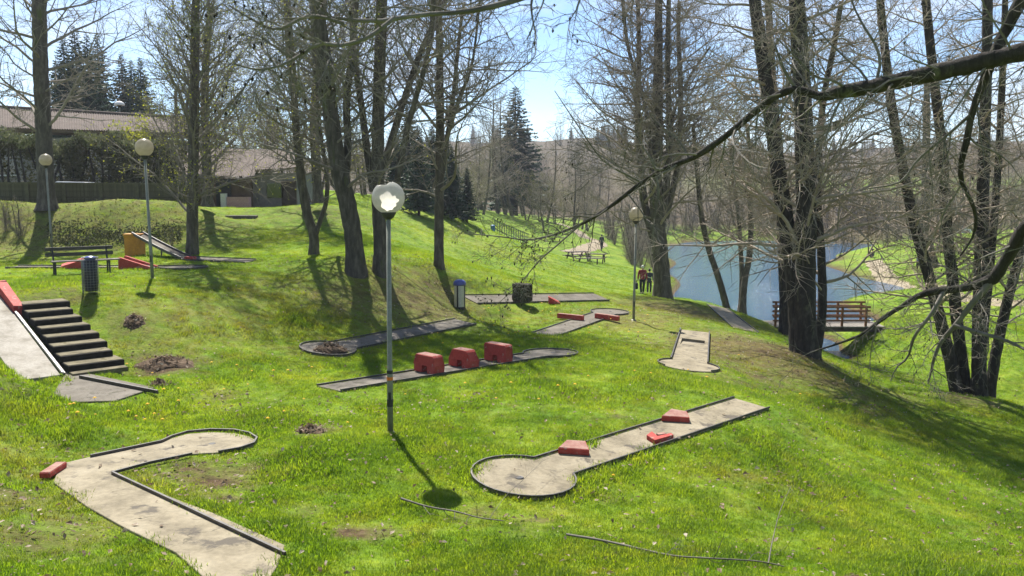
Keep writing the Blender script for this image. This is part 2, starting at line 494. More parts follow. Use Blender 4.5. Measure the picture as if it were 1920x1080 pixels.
def globe_material(name='aged_globe_plastic', c0=(.36, .325, .25), c1=(.50, .46, .37), tr=1.25):
    m, nt, out = newmat(name)
    tc = nt.nodes.new('ShaderNodeTexCoord'); v = tc.outputs['Object']
    c = ramp(nt, noise(nt, v, 6, 6, .6), [(.3, c0), (.7, c1)])
    d = nt.nodes.new('ShaderNodeBsdfPrincipled'); d.inputs['Roughness'].default_value = .28
    t = nt.nodes.new('ShaderNodeBsdfTranslucent')
    nt.links.new(c, d.inputs['Base Color']); nt.links.new(mixc(nt, 1, c, (tr, tr, tr), 'MULTIPLY'), t.inputs['Color'])
    ms = nt.nodes.new('ShaderNodeMixShader'); ms.inputs['Fac'].default_value = .62
    nt.links.new(d.outputs['BSDF'], ms.inputs[1]); nt.links.new(t.outputs['BSDF'], ms.inputs[2])
    nt.links.new(ms.outputs['Shader'], out.inputs['Surface'])
    return m

M = {}
M['ground'] = ground_material(); M['blade'] = blade_material(); M['water'] = water_material(); M['globe'] = globe_material(); M['globe_pale'] = globe_material('pale_globe_plastic', (.40, .385, .345), (.52, .505, .465), 1.25)
M['concrete'] = pm('lane_concrete', [(.28, (.135, .112, .072)), (.5, (.245, .207, .138)), (.72, (.32, .277, .195))], 1.6, .88, .35, 60, spots=((.095, .08, .06), 2.3, .55), cracks=.8)
M['conc_grey'] = pm('grey_lane_concrete', [(.28, (.088, .075, .057)), (.5, (.142, .124, .098)), (.72, (.19, .168, .138))], 1.9, .9, .35, 60, spots=((.075, .066, .045), 3.0, .56), cracks=.8)
M['conc_white'] = pm('pale_ramp_concrete', [(.28, (.16, .138, .10)), (.5, (.30, .272, .225)), (.72, (.38, .35, .30))], 2.2, .85, .3, 50, spots=((.30, .27, .21), 3.5, .66))
M['rail'] = pm('lane_rail_metal', [(.3, (.035, .03, .03)), (.6, (.075, .068, .065)), (.8, (.16, .11, .08))], 5, .5, .2, 80, metal=.35, spec=.5)
M['rail_pale'] = pm('worn_rail_metal', [(.3, (.30, .30, .29)), (.7, (.52, .52, .50))], 6, .45, .15, 80, metal=.4)
M['red'] = pm('faded_red_paint', [(.25, (.25, .028, .022)), (.5, (.41, .053, .040)), (.75, (.47, .09, .068))], 3.0, .75, .5, 45, spots=((.33, .22, .18), 8.5, .585))
M['red_top'] = pm('worn_red_paint', [(.25, (.20, .065, .052)), (.55, (.30, .16, .125)), (.8, (.34, .24, .19))], 7, .85, .5, 45)
M['orange'] = pm('orange_paint', [(.3, (.44, .17, .012)), (.7, (.62, .27, .025))], 3, .65, .2, 40, spots=((.30, .14, .03), 7, .68))
M['step'] = pm('mossy_step_concrete', [(.3, (.075, .063, .036)), (.55, (.16, .136, .08)), (.75, (.22, .19, .12))], 3.5, .92, .6, 35, spots=((.07, .06, .016), 4, .58))
M['riser'] = pm('shade_black_riser', [(.3, (.012, .010, .007)), (.6, (.026, .021, .015)), (.8, (.06, .05, .035))], 5, .95, .6, 35, spots=((.10, .09, .06), 9, .72))  # near-black step body: the shade on the risers is put into its colour
M['soil'] = pm('dark_soil', [(.3, (.045, .028, .016)), (.55, (.11, .07, .04)), (.75, (.20, .145, .095))], 6, .97, .8, 40)
M['pole'] = pm('lamp_pole_paint', [(.3, (.17, .173, .138)), (.7, (.265, .268, .218))], 4, .5, .15, 60, metal=.2, spots=((.12, .115, .09), 9, .70))
M['black'] = pm('black_metal', [(.3, (.02, .02, .02)), (.7, (.045, .043, .04))], 6, .5, .1, 60)
M['tape'] = pm('orange_tape', [(.3, (.70, .16, .02)), (.7, (.85, .24, .04))], 8, .5, .05, 60)
M['benchwood'] = pm('weathered_bench_wood', [(.3, (.045, .04, .036)), (.7, (.10, .092, .085))], 5, .8, .3, 40, stretch=(1, 1, 6))
M['seatwood'] = pm('worn_seat_wood', [(.3, (.12, .10, .085)), (.7, (.23, .2, .17))], 5, .8, .3, 40, stretch=(1, 1, 6))
M['wire'] = pm('galvanised_wire', [(.3, (.20, .20, .19)), (.7, (.34, .34, .32))], 9, .45, 0, metal=.6)
M['bag'] = pm('dark_bin_liner', [(.3, (.012, .013, .02)), (.7, (.03, .032, .045))], 9, .35, .5, 14)
M['bluelid'] = pm('blue_bin_lid', [(.3, (.04, .05, .22)), (.7, (.09, .11, .36))], 5, .3, .1, 30, spec=.6)
M['binsteel'] = pm('pale_bin_steel', [(.3, (.42, .40, .34)), (.7, (.60, .58, .51))], 4, .45, .1, 30, metal=.3)
M['brownwood'] = pm('red_brown_timber', [(.3, (.14, .058, .028)), (.7, (.27, .12, .06))], 5, .75, .3, 40)
M['deck'] = pm('grey_deck_timber', [(.3, (.15, .13, .11)), (.7, (.26, .235, .20))], 5, .85, .3, 40)
M['tablewood'] = pm('dark_table_timber', [(.3, (.045, .032, .024)), (.7, (.10, .075, .055))], 5, .8, .3, 40)
M['fence'] = pm('olive_fence_timber', [(.3, (.07, .064, .034)), (.7, (.125, .115, .062))], 6, .85, .3, 40, rnd=.2)
M['bark'] = pm('grey_brown_bark', [(.25, (.036, .030, .023)), (.5, (.092, .078, .06)), (.75, (.19, .165, .13))], 7, .95, 1.0, 26, stretch=(1, 1, .28), spots=((.085, .095, .03), 2.2, .60), rnd=.12)
M['bark_dark'] = pm('dark_alder_bark', [(.25, (.014, .0115, .0095)), (.5, (.034, .028, .023)), (.75, (.085, .073, .06))], 8, .95, 1.0, 30, stretch=(1, 1, .35), spots=((.10, .10, .055), 3.5, .60))
M['twig'] = pm('grey_brown_twig', [(.3, (.14, .118, .09)), (.7, (.28, .243, .195))], 1.2, .85, 0, rnd=.15)
M['twig_pale'] = pm('pale_lichen_twig', [(.3, (.075, .066, .053)), (.7, (.19, .172, .143))], 2.5, .85, 0)
M['twig_brown'] = pm('red_brown_twig', [(.3, (.19, .155, .118)), (.7, (.37, .305, .24))], .5, .9, 0, rnd=.25)
M['cone'] = pm('alder_cone', [(.3, (.02, .014, .01)), (.7, (.05, .036, .026))], 20, .9, 0)
M['bud'] = pm('yellow_green_leaf', [(.3, (.26, .29, .02)), (.7, (.42, .42, .04))], 1.5, .6, 0, trans=.5)
M['leafgreen'] = pm('olive_young_leaf', [(.3, (.085, .10, .018)), (.7, (.20, .20, .04))], 1.0, .7, 0, trans=.45, rnd=.2)
M['needle'] = pm('dark_spruce_needle', [(.3, (.016, .036, .02)), (.7, (.042, .078, .04))], 1.2, .7, 0, rnd=.2, trans=.15)
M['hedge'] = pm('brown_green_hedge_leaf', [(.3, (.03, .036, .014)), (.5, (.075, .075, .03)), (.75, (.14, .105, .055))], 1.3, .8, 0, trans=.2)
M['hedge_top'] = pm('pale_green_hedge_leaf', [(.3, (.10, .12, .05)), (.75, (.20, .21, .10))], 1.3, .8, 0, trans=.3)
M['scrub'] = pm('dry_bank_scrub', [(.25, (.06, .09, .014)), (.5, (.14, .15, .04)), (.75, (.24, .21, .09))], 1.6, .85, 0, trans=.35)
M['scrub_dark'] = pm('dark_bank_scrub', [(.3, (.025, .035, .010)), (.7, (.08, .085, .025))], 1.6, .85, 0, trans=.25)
M['deadleaf'] = pm('dead_leaf', [(.32, (.085, .052, .03)), (.5, (.25, .175, .11)), (.66, (.50, .44, .35))], 9, .8, 0, trans=.2)
M['path'] = pm('sandy_path', [(.3, (.22, .175, .115)), (.7, (.33, .275, .19))], .8, .95, .3, 20)
M['rooftile'] = pm('brown_red_roof_tile', [(.3, (.07, .05, .04)), (.7, (.125, .092, .075))], 1.6, .9, .5, 20, spots=((.17, .15, .12), 2.5, .62))
M['rooftile_pink'] = pm('pinkish_roof_tile', [(.3, (.13, .102, .086)), (.7, (.21, .168, .143))], 1.6, .9, .5, 20, spots=((.22, .19, .16), 2.5, .60))
M['wallgrey'] = pm('grey_render', [(.3, (.16, .15, .14)), (.7, (.27, .255, .24))], 1.2, .95, .3, 30)
M['wallbrown'] = pm('brown_timber_wall', [(.3, (.085, .055, .036)), (.7, (.16, .108, .072))], 2, .9, .3, 30)
M['pink'] = pm('pink_paint', [(.3, (.50, .30, .28)), (.7, (.62, .40, .37))], 2, .8, .2, 30)
M['white'] = pm('white_paint', [(.3, (.66, .65, .62)), (.7, (.80, .79, .77))], 2, .6, .1, 30)
M['carpaint'] = pm('white_car_paint', [(.3, (.74, .74, .74)), (.7, (.80, .80, .80))], 2, .18, 0, spec=.6)
M['glass'] = pm('dark_glass', [(.3, (.012, .014, .018)), (.7, (.02, .023, .03))], 2, .06, 0, spec=.8)
M['tyre'] = pm('tyre_rubber', [(.3, (.015,)*3), (.7, (.03,)*3)], 9, .9, .1, 40)
M['bluepaint'] = pm('blue_paint', [(.3, (.03, .13, .34)), (.7, (.06, .2, .45))], 3, .5, .1, 30)
M['greenpaint'] = pm('blue_green_rail_paint', [(.3, (.05, .09, .085)), (.7, (.09, .14, .13))], 3, .6, .1, 30)
M['stone'] = pm('dark_mossy_stone', [(.3, (.018, .015, .01)), (.55, (.05, .042, .03)), (.75, (.10, .085, .055))], 6, .95, .8, 25, rnd=.25)
M['skin'] = pm('skin', [(.3, (.46, .28, .2)), (.7, (.54, .34, .25))], 5, .6, 0)
M['redjacket'] = pm('dark_red_jacket', [(.3, (.17, .015, .03)), (.7, (.30, .035, .06))], 6, .85, .3, 20)
M['darkjacket'] = pm('dark_navy_jacket', [(.3, (.018, .024, .035)), (.7, (.045, .055, .07))], 6, .85, .3, 20)
M['trousers'] = pm('dark_trousers', [(.3, (.012, .013, .016)), (.7, (.03, .032, .04))], 6, .85, .3, 20)
M['hairwhite'] = pm('white_hair', [(.3, (.60, .59, .56)), (.7, (.75, .74, .71))], 20, .7, .3, 60)
M['hairdark'] = pm('dark_hair', [(.3, (.012, .01, .008)), (.7, (.03, .024, .018))], 20, .6, .3, 60)
M['strap'] = pm('pale_yellow_strap', [(.3, (.5, .5, .3)), (.7, (.6, .6, .4))], 5, .7, 0)
M['dandelion'] = pm('dandelion_yellow', [(.3, (.78, .42, .006)), (.7, (.86, .56, .015))], 30, .6, 0)
M['stem'] = pm('pale_green_stem', [(.3, (.12, .2, .05)), (.7, (.18, .28, .08))], 9, .6, 0)

# ------------------------------------------------------------------ golf lanes: laid out on the ground first, because they press into it
LANES = {}

def plane_fit(P):
    A = np.c_[P[:, 0], P[:, 1], np.ones(len(P))]
    # keep tilt gentle
    c, *_ = np.linalg.lstsq(A, P[:, 2], rcond=None)
    return tuple(c)

def zplane(pl, p): return pl[0] * p[0] + pl[1] * p[1] + pl[2]

def lane_layout(key, start, circ, w, R, lift=.035):
    a, b = gp(*start), gp(*circ)
    u = (b - a)[:2]; L = np.linalg.norm(u); u /= L
    v = np.array((-u[1], u[0]))
    P = []
    for s in np.linspace(0, L + R, 9):
        for t in (-w/2, 0, w/2):
            q = a[:2] + u*s + v*t; P.append((q[0], q[1], float(hbase(*q))))
    pl = plane_fit(np.array(P)); pl = (pl[0], pl[1], pl[2] + lift)
    g = math.sqrt(max(R*R - w*w/4, 0)) if R else 0
    th0 = math.atan2(w/2, -g) if R else 0
    W = lambda s, t: a[:2] + u*s + v*t
    left = [W(s, w/2) for s in np.linspace(0, L - g, 8)]
    right = [W(s, -w/2) for s in np.linspace(0, L - g, 8)]
    arc = [W(L + R*math.cos(th), R*math.sin(th)) for th in np.linspace(th0, -th0, 25)] if R else []
    poly = left + (arc[1:-1] if R else []) + right[::-1]
    PADS.append((np.array(poly), pl, .03))
    LANES[key] = dict(a=a, u=u, v=v, L=L, pl=pl, W=W, left=left, right=right, arc=arc, poly=poly, w=w)

def poly_layout(key, pts, lift=.035, flat=False):
    G = np.array([gp(*p) for p in pts])
    pl = plane_fit(G) if not flat else (0, 0, float(G[:, 2].mean()))
    pl = (pl[0], pl[1], pl[2] + lift)
    PADS.append((G[:, :2], pl, .03))
    LANES[key] = dict(poly=[g[:2] for g in G], pl=pl)

lane_layout('wedges', (1409, 758), (982, 894), .80, .78)
lane_layout('tunnels', (616, 732), (1032, 664), .86, .74)
lane_layout('mound', (873, 605), (615, 655), .86, .74)
lane_layout('chevron', (1020, 623), (1143, 583), .95, .75)
lane_layout('arch', (880, 572), (1128, 562), .90, 0)
lane_layout('pit', (1303, 623), (1291, 688), 1.0, .82)
lane_layout('shore', (1344, 575), (1398, 617), 1.0, 0)
lane_layout('upper', (22, 502), (345, 503), .9, .8)
lane_layout('slide', (350, 486), (470, 491), .9, 0)
poly_layout('bend', [(112, 874), (209, 853), (303, 833), (322, 824), (352, 815), (395, 811), (440, 812), (468, 818), (482, 827), (476, 837), (450, 846), (410, 853),
                     (350, 858), (280, 874), (211, 893), (300, 935), (400, 983), (535, 1047), (520, 1075), (470, 1110), (405, 1095), (330, 1050), (236, 1000), (165, 950), (100, 900)])

# steps and chute beside them
ST0, ST1 = gp(35, 570), gp(131, 694)
SD = (ST1 - ST0)[:2]; SRUN = np.linalg.norm(SD); SD /= SRUN
SW = np.array((-SD[1], SD[0]))
if SW[0] < 0: SW = -SW
SZ0, SZ1 = 5.02, 3.93
def sp(a, b): return ST0[:2] + SD * a + SW * b
SPL = None
slope = (SZ1 - SZ0) / SRUN
# plane of the stair flight: z = SZ0 + slope * a
SPL = (slope * SD[0], slope * SD[1], SZ0 - slope * float(ST0[:2] @ SD))
PADS.append((np.array([sp(.15, -1.15), sp(.15, 1.08), sp(SRUN, 1.16), sp(SRUN, -1.15)]), SPL, .24))
G = np.array([gp(*p) for p in [(88, 714), (128, 699), (292, 744), (216, 759), (150, 740)]])
LANES['chute_end'] = dict(poly=[g[:2] for g in G], pl=(0, 0, 3.90))
PADS.append((G[:, :2], (0, 0, 3.90), .03))

# ------------------------------------------------------------------ ground sheet
rs = np.random.RandomState(3)
def grow_axis(lo, hi, step, end_lo, end_hi, g=1.09):
    c = list(np.arange(lo, hi + 1e-6, step)); s = step; x = hi
    while x < end_hi: s *= g; x += s; c.append(x)
    s = step; x = lo; pre = []
    while x > end_lo: s *= g; x -= s; pre.append(x)
    return np.array(pre[::-1] + c)
gx = grow_axis(-17, 17, .22, -900, 900)
gy = grow_axis(6, 44, .22, -60, 1400, 1.07)
GX, GY = np.meshgrid(gx, gy)
GZ = hgt(GX, GY)
def vnoise(x, y, s, seed=0):          # smooth value noise for lumps
    r = np.random.RandomState(seed); T = r.rand(64, 64)
    x, y = x / s, y / s; i, j = np.floor(x).astype(int), np.floor(y).astype(int); fx, fy = x - i, y - j
    fx, fy = fx*fx*(3-2*fx), fy*fy*(3-2*fy)
    t = lambda a, b: T[a % 64, b % 64]
    return (t(i,j)*(1-fx) + t(i+1,j)*fx)*(1-fy) + (t(i,j+1)*(1-fx) + t(i+1,j+1)*fx)*fy
def pad_dist(x, y):
    d = np.full(x.shape, 9.)
    for P, pl, dr in PADS:
        m = (x > P[:,0].min()-2) & (x < P[:,0].max()+2) & (y > P[:,1].min()-2) & (y < P[:,1].max()+2)
        if m.any(): d[m] = np.minimum(d[m], poly_dist(P, x[m], y[m]))
    return d
PD = pad_dist(GX, GY)
pit_d = poly_dist(np.array(LANES['pit']['poly']), GX, GY)
GZ = np.where(pit_d < -.12, GZ - .35, GZ)      # hollow under the lane that has a pit
lump = (vnoise(GX, GY, .8, 1) - .5) * .09 + (vnoise(GX, GY, 2.3, 2) - .5) * .10
GZ = GZ + lump * sstep(.25, 1.2, PD) * sstep(.1, .6, GZ) * (1 - sstep(55, 80, GY))
far_l = (vnoise(GX, GY, 40, 5) - .5) * 5 * sstep(180, 300, GY)
GZ = GZ + far_l

SOIL = [(315,690,.7,.9),(285,672,.5,.7),(245,605,.4,.6),(700,560,1.6,.38),(790,575,2.0,.5),(640,570,1.6,.3),(820,545,1.2,.5),(850,560,1.0,.55),
        (1390,640,2.4,.52),(1340,665,1.5,.5),(1430,660,1.5,.55),(1400,700,1.2,.6),(1250,580,2.2,.5),(1470,690,1.2,.5),(1200,590,2.0,.3),(1560,720,1.2,.45),(1620,770,.9,.5),
        (400,905,.6,.75),(350,885,.55,.7),(590,805,.42,.85),(440,880,.45,.6),(690,1005,.32,.8),(655,998,.28,.8),(420,935,.4,.6),(60,1010,.7,.5),(130,1000,.6,.45),(30,930,.6,.5),(760,600,1.0,.4),(1160,780,.3,.5),(560,960,.3,.4),(900,960,.25,.5),(1000,975,.3,.5),(1130,930,.25,.5),(1185,600,1.5,.25),(20,733,.5,.4),
        (1500,668,1.2,.6),(1820,752,1.6,.55),(1700,745,1.5,.3),(1245,562,1.6,.5),(1360,710,1.2,.4),(700,655,.8,.2),(60,560,1.0,.35),(120,552,.8,.4),(140,400,5,.22),(30,430,4,.35),(60,455,3,.35),(330,440,4,.3),(420,455,3,.22),
        (600,395,2.5,.4),(640,405,2,.35),(1000,1000,.3,.4),(420,742,.5,.4)]
DRY = [(200,420,6,.34),(80,430,5,.36),(320,420,5,.34),(20,410,5,.34),(130,400,5,.3),(260,400,5,.3),(330,600,2.6,.38),(420,600,3,.36),(520,560,3,.32),(640,560,3,.42),(780,560,3,.5),(1300,590,4,.65),(1390,650,3,.75),
       (1180,600,3,.5),(1500,690,2.5,.55),(1600,740,2,.35),(300,900,1.3,.2),(60,960,1.5,.35),(40,880,1.2,.3),(850,560,2,.4),(1000,600,2,.3),(1420,900,.8,.3),(880,455,6,.25),(1640,800,1.5,.25),(250,620,1.5,.3),(1080,555,4,.22),(800,430,6,.15)]
SOILW = [(gp(px, py), r, s) for px, py, r, s in SOIL]
DRYW = [(gp(px, py), r, s) for px, py, r, s in DRY]
def blobs(L, x, y):
    o = np.zeros(x.shape)
    for p, r, s in L:
        d2 = ((x - p[0])**2 + (y - p[1])**2) / r**2
        o = np.maximum(o, s * np.exp(-d2 * .9))
    return o
def dryness(x, y): return blobs(DRYW, x, y) * 1.45 + .07 + sstep(40, 60, y) * -.02
def soilness(x, y): return blobs(SOILW, x, y)

def wood_mask(x, y, z):
    far = np.maximum(sstep(129, 140, y), sstep(112, 124, y) * sstep(30, 44, x))
    field = np.exp(-((x - 95) / 38)**2 - ((y - 215) / 26)**2)
    return np.clip(far - field * 1.2, 0, 1)

nX, nY = len(gx), len(gy)
idx = np.arange(nX * nY).reshape(nY, nX)
Q = np.stack([idx[:-1,:-1], idx[:-1,1:], idx[1:,1:], idx[1:,:-1]], -1).reshape(-1, 4)
ground = fast_mesh('ground', np.stack([GX, GY, GZ], -1).reshape(-1, 3), Q, M['ground'])
structure(ground)
for nm, arr in (('dry', dryness(GX, GY)), ('soil', np.maximum(soilness(GX, GY), sstep(.35, .0, GZ) * .8)), ('wood', wood_mask(GX, GY, GZ))):
    a = ground.data.attributes.new(nm, 'FLOAT', 'POINT'); a.data.foreach_set('value', arr.astype(np.float32).ravel())

def gz(x, y):                  # height of the finished ground sheet (bilinear)
    x = np.asarray(x, float); y = np.asarray(y, float)
    i = np.clip(np.searchsorted(gx, x) - 1, 0, nX - 2); j = np.clip(np.searchsorted(gy, y) - 1, 0, nY - 2)
    fx = (x - gx[i]) / (gx[i+1] - gx[i]); fy = (y - gy[j]) / (gy[j+1] - gy[j])
    return (GZ[j,i]*(1-fx) + GZ[j,i+1]*fx)*(1-fy) + (GZ[j+1,i]*(1-fx) + GZ[j+1,i+1]*fx)*fy
def on(p):
    p = np.array(p, float); p[2] = float(gz(p[0], p[1])); return p

# lake and stream share one sheet of water
lw = MB(); lw.add([(2, 18, 0), (75, 18, 0), (75, 146, 0), (2, 146, 0)], [(0, 1, 2, 3)])
structure(mesh_obj('water', lw.v, lw.f, M['water']))

# paths: strips laid over the ground
def path_strip(name, pts, widths):
    P = np.array([(p[0], p[1]) for p in pts]); t = np.arange(len(P)); tt = np.linspace(0, len(P) - 1, 60)
    X, Y, W = np.interp(tt, t, P[:,0]), np.interp(tt, t, P[:,1]), np.interp(tt, t, widths)
    k = np.ones(7) / 7
    sm = lambda a: np.convolve(np.pad(a, 3, mode='edge'), k, 'valid')
    X, Y = sm(X), sm(Y)
    T = np.stack([np.gradient(X), np.gradient(Y)], 1); T /= np.linalg.norm(T, axis=1)[:, None]
    N = np.stack([-T[:,1], T[:,0]], 1); V = []
    for i in range(60):
        wob = 1 + .12 * math.sin(i * 1.7) + .08 * math.sin(i * 3.1)
        for s in np.linspace(-1, 1, 7):
            q = np.array((X[i], Y[i])) + N[i] * s * W[i] / 2 * wob
            V.append((q[0], q[1], float(gz(*q)) + .03 - .025 * abs(s)))
    F = [(i*7+j, i*7+j+1, (i+1)*7+j+1, (i+1)*7+j) for i in range(59) for j in range(6)]
    return structure(mesh_obj(name, V, F, M['path'], smooth=True))
path_strip('path', [(52, 48), gp(1920, 572), gp(1840, 563), gp(1760, 552), gp(1700, 540), gp(1660, 522), gp(1645, 500), gp(1635, 487)], [1.6, 1.5, 1.5, 1.5, 1.6, 1.6, 1.5, 1.6])
path_strip('path', [gp(1060, 474), gp(1100, 466), gp(1125, 458), gp(1120, 450), gp(1095, 446), (6, 118)], [1.5, 1.8, 1.7, 1.6, 1.5, 1.4])

# ------------------------------------------------------------------ build the lanes
def lane_thing(key, label, mat, gaps=()):
    L = LANES[key]; pl = L['pl']; poly = L['poly']
    c = np.mean(poly, 0); root = thing('golf_lane', label, 'golf lane', (c[0], c[1], zplane(pl, c)))
    mb = MB(); zt = [zplane(pl, p) for p in poly]
    mb.prism(poly, [z - .16 for z in zt], zt)
    part(root, 'slab', mb, mat, bevel=.012)
    if 'left' in L:
        for side in ('left', 'right'):
            P = L[side]
            cuts = [g for g in gaps if g[0] == side]
            segs = [P] if not cuts else [P[i:j] for _, i, j in cuts]
            for sgm in segs:
                mb = MB(); mb.strip([(p[0], p[1], zplane(pl, p)) for p in sgm], .026, .036, .003)
                part(root, 'border_rail', mb, M['rail'])
        if L['arc']:
            mb = MB(); mb.strip([(p[0], p[1], zplane(pl, p)) for p in L['arc']], .026, .034, .004)
            part(root, 'end_rail', mb, M['rail'])
    if L.get('arc'):
        q = L['W'](L['L'] + .1, 0); z = zplane(pl, q)
        part(root, 'hole', MB().lathe([(.055, -.05), (.055, .003)], (q[0], q[1], z), 14), M['black'])
        part(root, 'hole_rim', MB().tube([(q[0] + .062*math.cos(t), q[1] + .062*math.sin(t), z + .002) for t in np.linspace(0, 2*math.pi, 17)], .007, 5, cap=False), M['rail'])
    return root

def rails_px(root, pl, runs):
    for run in runs:
        P = [gp(*p) for p in run]
        # resample
        t = np.linspace(0, len(P)-1, max(2, (len(P)-1)*4+1)); A = np.array(P)
        B = np.stack([np.interp(t, np.arange(len(P)), A[:, i]) for i in range(2)], 1)
        mb = MB(); mb.strip([(b[0], b[1], zplane(pl, b)) for b in B], .03, .042, .003)
        part(root, 'border_rail', mb, M['rail'])

lane_thing('wedges', 'straight beige concrete golf lane with three low red wedges and a round end', M['concrete'])
lane_thing('tunnels', 'concrete golf lane with three red tunnel blocks standing across it', M['conc_grey'])
lane_thing('mound', 'concrete golf lane below the bank with an earth mound in its round end', M['conc_grey'])
lane_thing('chevron', 'concrete golf lane crossed by two slanting red bars beside a globe lamp', M['conc_grey'])
lane_thing('arch', 'concrete golf lane with a dark stone block and one red wedge, beside the steel bin', M['conc_grey'])
rp = lane_thing('shore', 'plain rectangular concrete golf lane on the grass just above the lake shore', M['concrete'])
lane_thing('upper', 'concrete golf lane behind the bench with a red double-walled ramp', M['conc_grey'])
lane_thing('slide', 'concrete golf lane at the foot of the orange slide box', M['conc_grey'])
rb = lane_thing('bend', 'hook-shaped concrete golf lane bending sharply towards a round end', M['concrete'])
rails_px(rb, LANES['bend']['pl'], [[(170, 861), (209, 853), (303, 833)], [(303, 833), (322, 824), (352, 815), (395, 811), (440, 812), (468, 818), (482, 827), (476, 837), (450, 846), (410, 853)],
                                   [(360, 857), (280, 874), (211, 893)], [(211, 893), (300, 935), (400, 983), (535, 1047)]])

q = gp(398, 835); zq = zplane(LANES['bend']['pl'], q)
part(rb, 'hole', MB().lathe([(.055, -.05), (.055, .003)], (q[0], q[1], zq), 14), M['black'])
# the lane with a sunken pit: frame pieces round a hollow
L = LANES['pit']; pl = L['pl']; Wp = L['W']
c = np.mean(L['poly'], 0)
root = thing('golf_lane', 'short concrete golf lane with a sunken pit across its middle and flared round end', 'golf lane', (c[0], c[1], zplane(pl, c)))
s0, s1 = L['L'] * .30, L['L'] * .50
z_ = lambda p, d=0: zplane(pl, p) + d
W2 = L['w'] / 2
def zprism(mb, poly, top=0, bot=-.16): mb.prism(poly, [z_(p, bot) for p in poly], [z_(p, top) for p in poly]); return mb
part(root, 'tee_slab', zprism(MB(), [Wp(0, -W2), Wp(s0, -W2), Wp(s0, W2), Wp(0, W2)]), M['concrete'], bevel=.008)
g_ = L['L'] - math.sqrt(.82**2 - W2**2)
pe = [Wp(s1, -W2), Wp(g_, -W2)] + L['arc'][::-1][1:-1] + [Wp(g_, W2), Wp(s1, W2)]
part(root, 'end_slab', zprism(MB(), pe), M['concrete'], bevel=.008)
for sg in (-1, 1):
    part(root, 'pit_edge', zprism(MB(), [Wp(s0 + .004, sg*W2*.74), Wp(s1 - .004, sg*W2*.74), Wp(s1 - .004, sg*W2), Wp(s0 + .004, sg*W2)]), M['concrete'])
part(root, 'pit_floor', zprism(MB(), [Wp(s0 + .01, -W2*.72), Wp(s1 - .01, -W2*.72), Wp(s1 - .01, W2*.72), Wp(s0 + .01, W2*.72)], -.085, -.22), M['conc_grey'])
mb = MB(); q = [Wp(s0 + .22, -W2*.735), Wp(s1 - .003, -W2*.735), Wp(s1 - .003, W2*.735), Wp(s0 + .22, W2*.735)]
mb.prism(q, [z_(p, -.2) for p in q], [z_(q[0], -.083), z_(q[1], -.003), z_(q[2], -.003), z_(q[3], -.083)])
part(root, 'pit_ramp', mb, M['concrete'])
for side in ('left', 'right'):
    mb = MB(); mb.strip([(p[0], p[1], z_(p)) for p in L[side]], .035, .06, .003); part(root, 'border_rail', mb, M['rail'])
for arc in (L['arc'][:9], L['arc'][-9:]):
    mb = MB(); mb.strip([(p[0], p[1], z_(p)) for p in arc], .026, .036, .003); part(root, 'end_rail', mb, M['rail'])

# ------------------------------------------------------------------ obstacles
def on_lane(key, px):
    pl = LANES[key]['pl']; r = ray(*px); o = np.array((0, 0, CAMZ))
    t = (pl[0]*o[0] + pl[1]*o[1] + pl[2] - o[2]) / (r[2] - pl[0]*r[0] - pl[1]*r[1])
    return o + r * t

def wedge(key, pts, h, name, label, cat='obstacle', group=None):
    P = [on_lane(key, p) for p in pts]; c = np.mean(P, 0)
    root = thing(name, label, cat, c, group=group)
    a2 = sum(P[i][0]*P[(i+1) % len(P)][1] - P[(i+1) % len(P)][0]*P[i][1] for i in range(len(P)))
    if a2 < 0: P = P[::-1]
    z = [p[2] + .002 for p in P]
    part(root, 'block', MB().prism(P, z, [q + h for q in z]), M['red'], bevel=.012)
    Pi = [c[:2] + (np.array(p[:2]) - c[:2]) * .93 for p in P]
    part(root, 'worn_top', MB().prism(Pi, [q + h - .004 for q in z], [q + h + .006 for q in z]), M['red_top'])
    return root

wedge('wedges', [(1046, 851), (1105, 855), (1098, 838), (1062, 836)], .10, 'red_wedge', 'low red wedge with worn pink top near the round end of the beige lane')
wedge('wedges', [(1240, 790), (1293, 793), (1288, 781), (1258, 776)], .10, 'red_wedge', 'low red wedge with worn pink top near the square end of the beige lane')
pts = [(1212, 824), (1228, 834), (1263, 824), (1258, 820), (1233, 826), (1222, 817)]
P = [on_lane('wedges', p) for p in pts]; c = np.mean(P, 0)
root = thing('broken_wedge', 'broken V-shaped red wedge on the lower edge of the lane between two whole wedges', 'obstacle', c)
a2 = sum(P[i][0]*P[(i+1) % len(P)][1] - P[(i+1) % len(P)][0]*P[i][1] for i in range(len(P)))
if a2 < 0: P = P[::-1]
part(root, 'block', MB().prism(P, [p[2] + .002 for p in P], [p[2] + .085 for p in P]), M['red'], bevel=.01)
q = on_lane('wedges', (1240, 819)); part(root, 'loose_piece', MB().box(q + (0, 0, .035), (.16, .10, .06), ((.9, .42, 0), (-.42, .9, 0), (0, 0, 1))), M['red_top'], bevel=.01)
q = on_lane('bend', (97, 888)); root = thing('red_kerb_block', 'worn red kerb block with pale top at the outer corner of the hook-shaped lane', 'obstacle', q)
q0, q1 = on_lane('bend', (84, 897)), on_lane('bend', (116, 876))
part(root, 'block', MB().bar(q0 + (0, 0, .04), q1 + (0, 0, .04), .15, .08), M['red'], bevel=.012)
part(root, 'worn_top', MB().bar(q0 * .97 + q1 * .03 + (0, 0, .082), q1 * .97 + q0 * .03 + (0, 0, .082), .135, .01), M['red_top'])

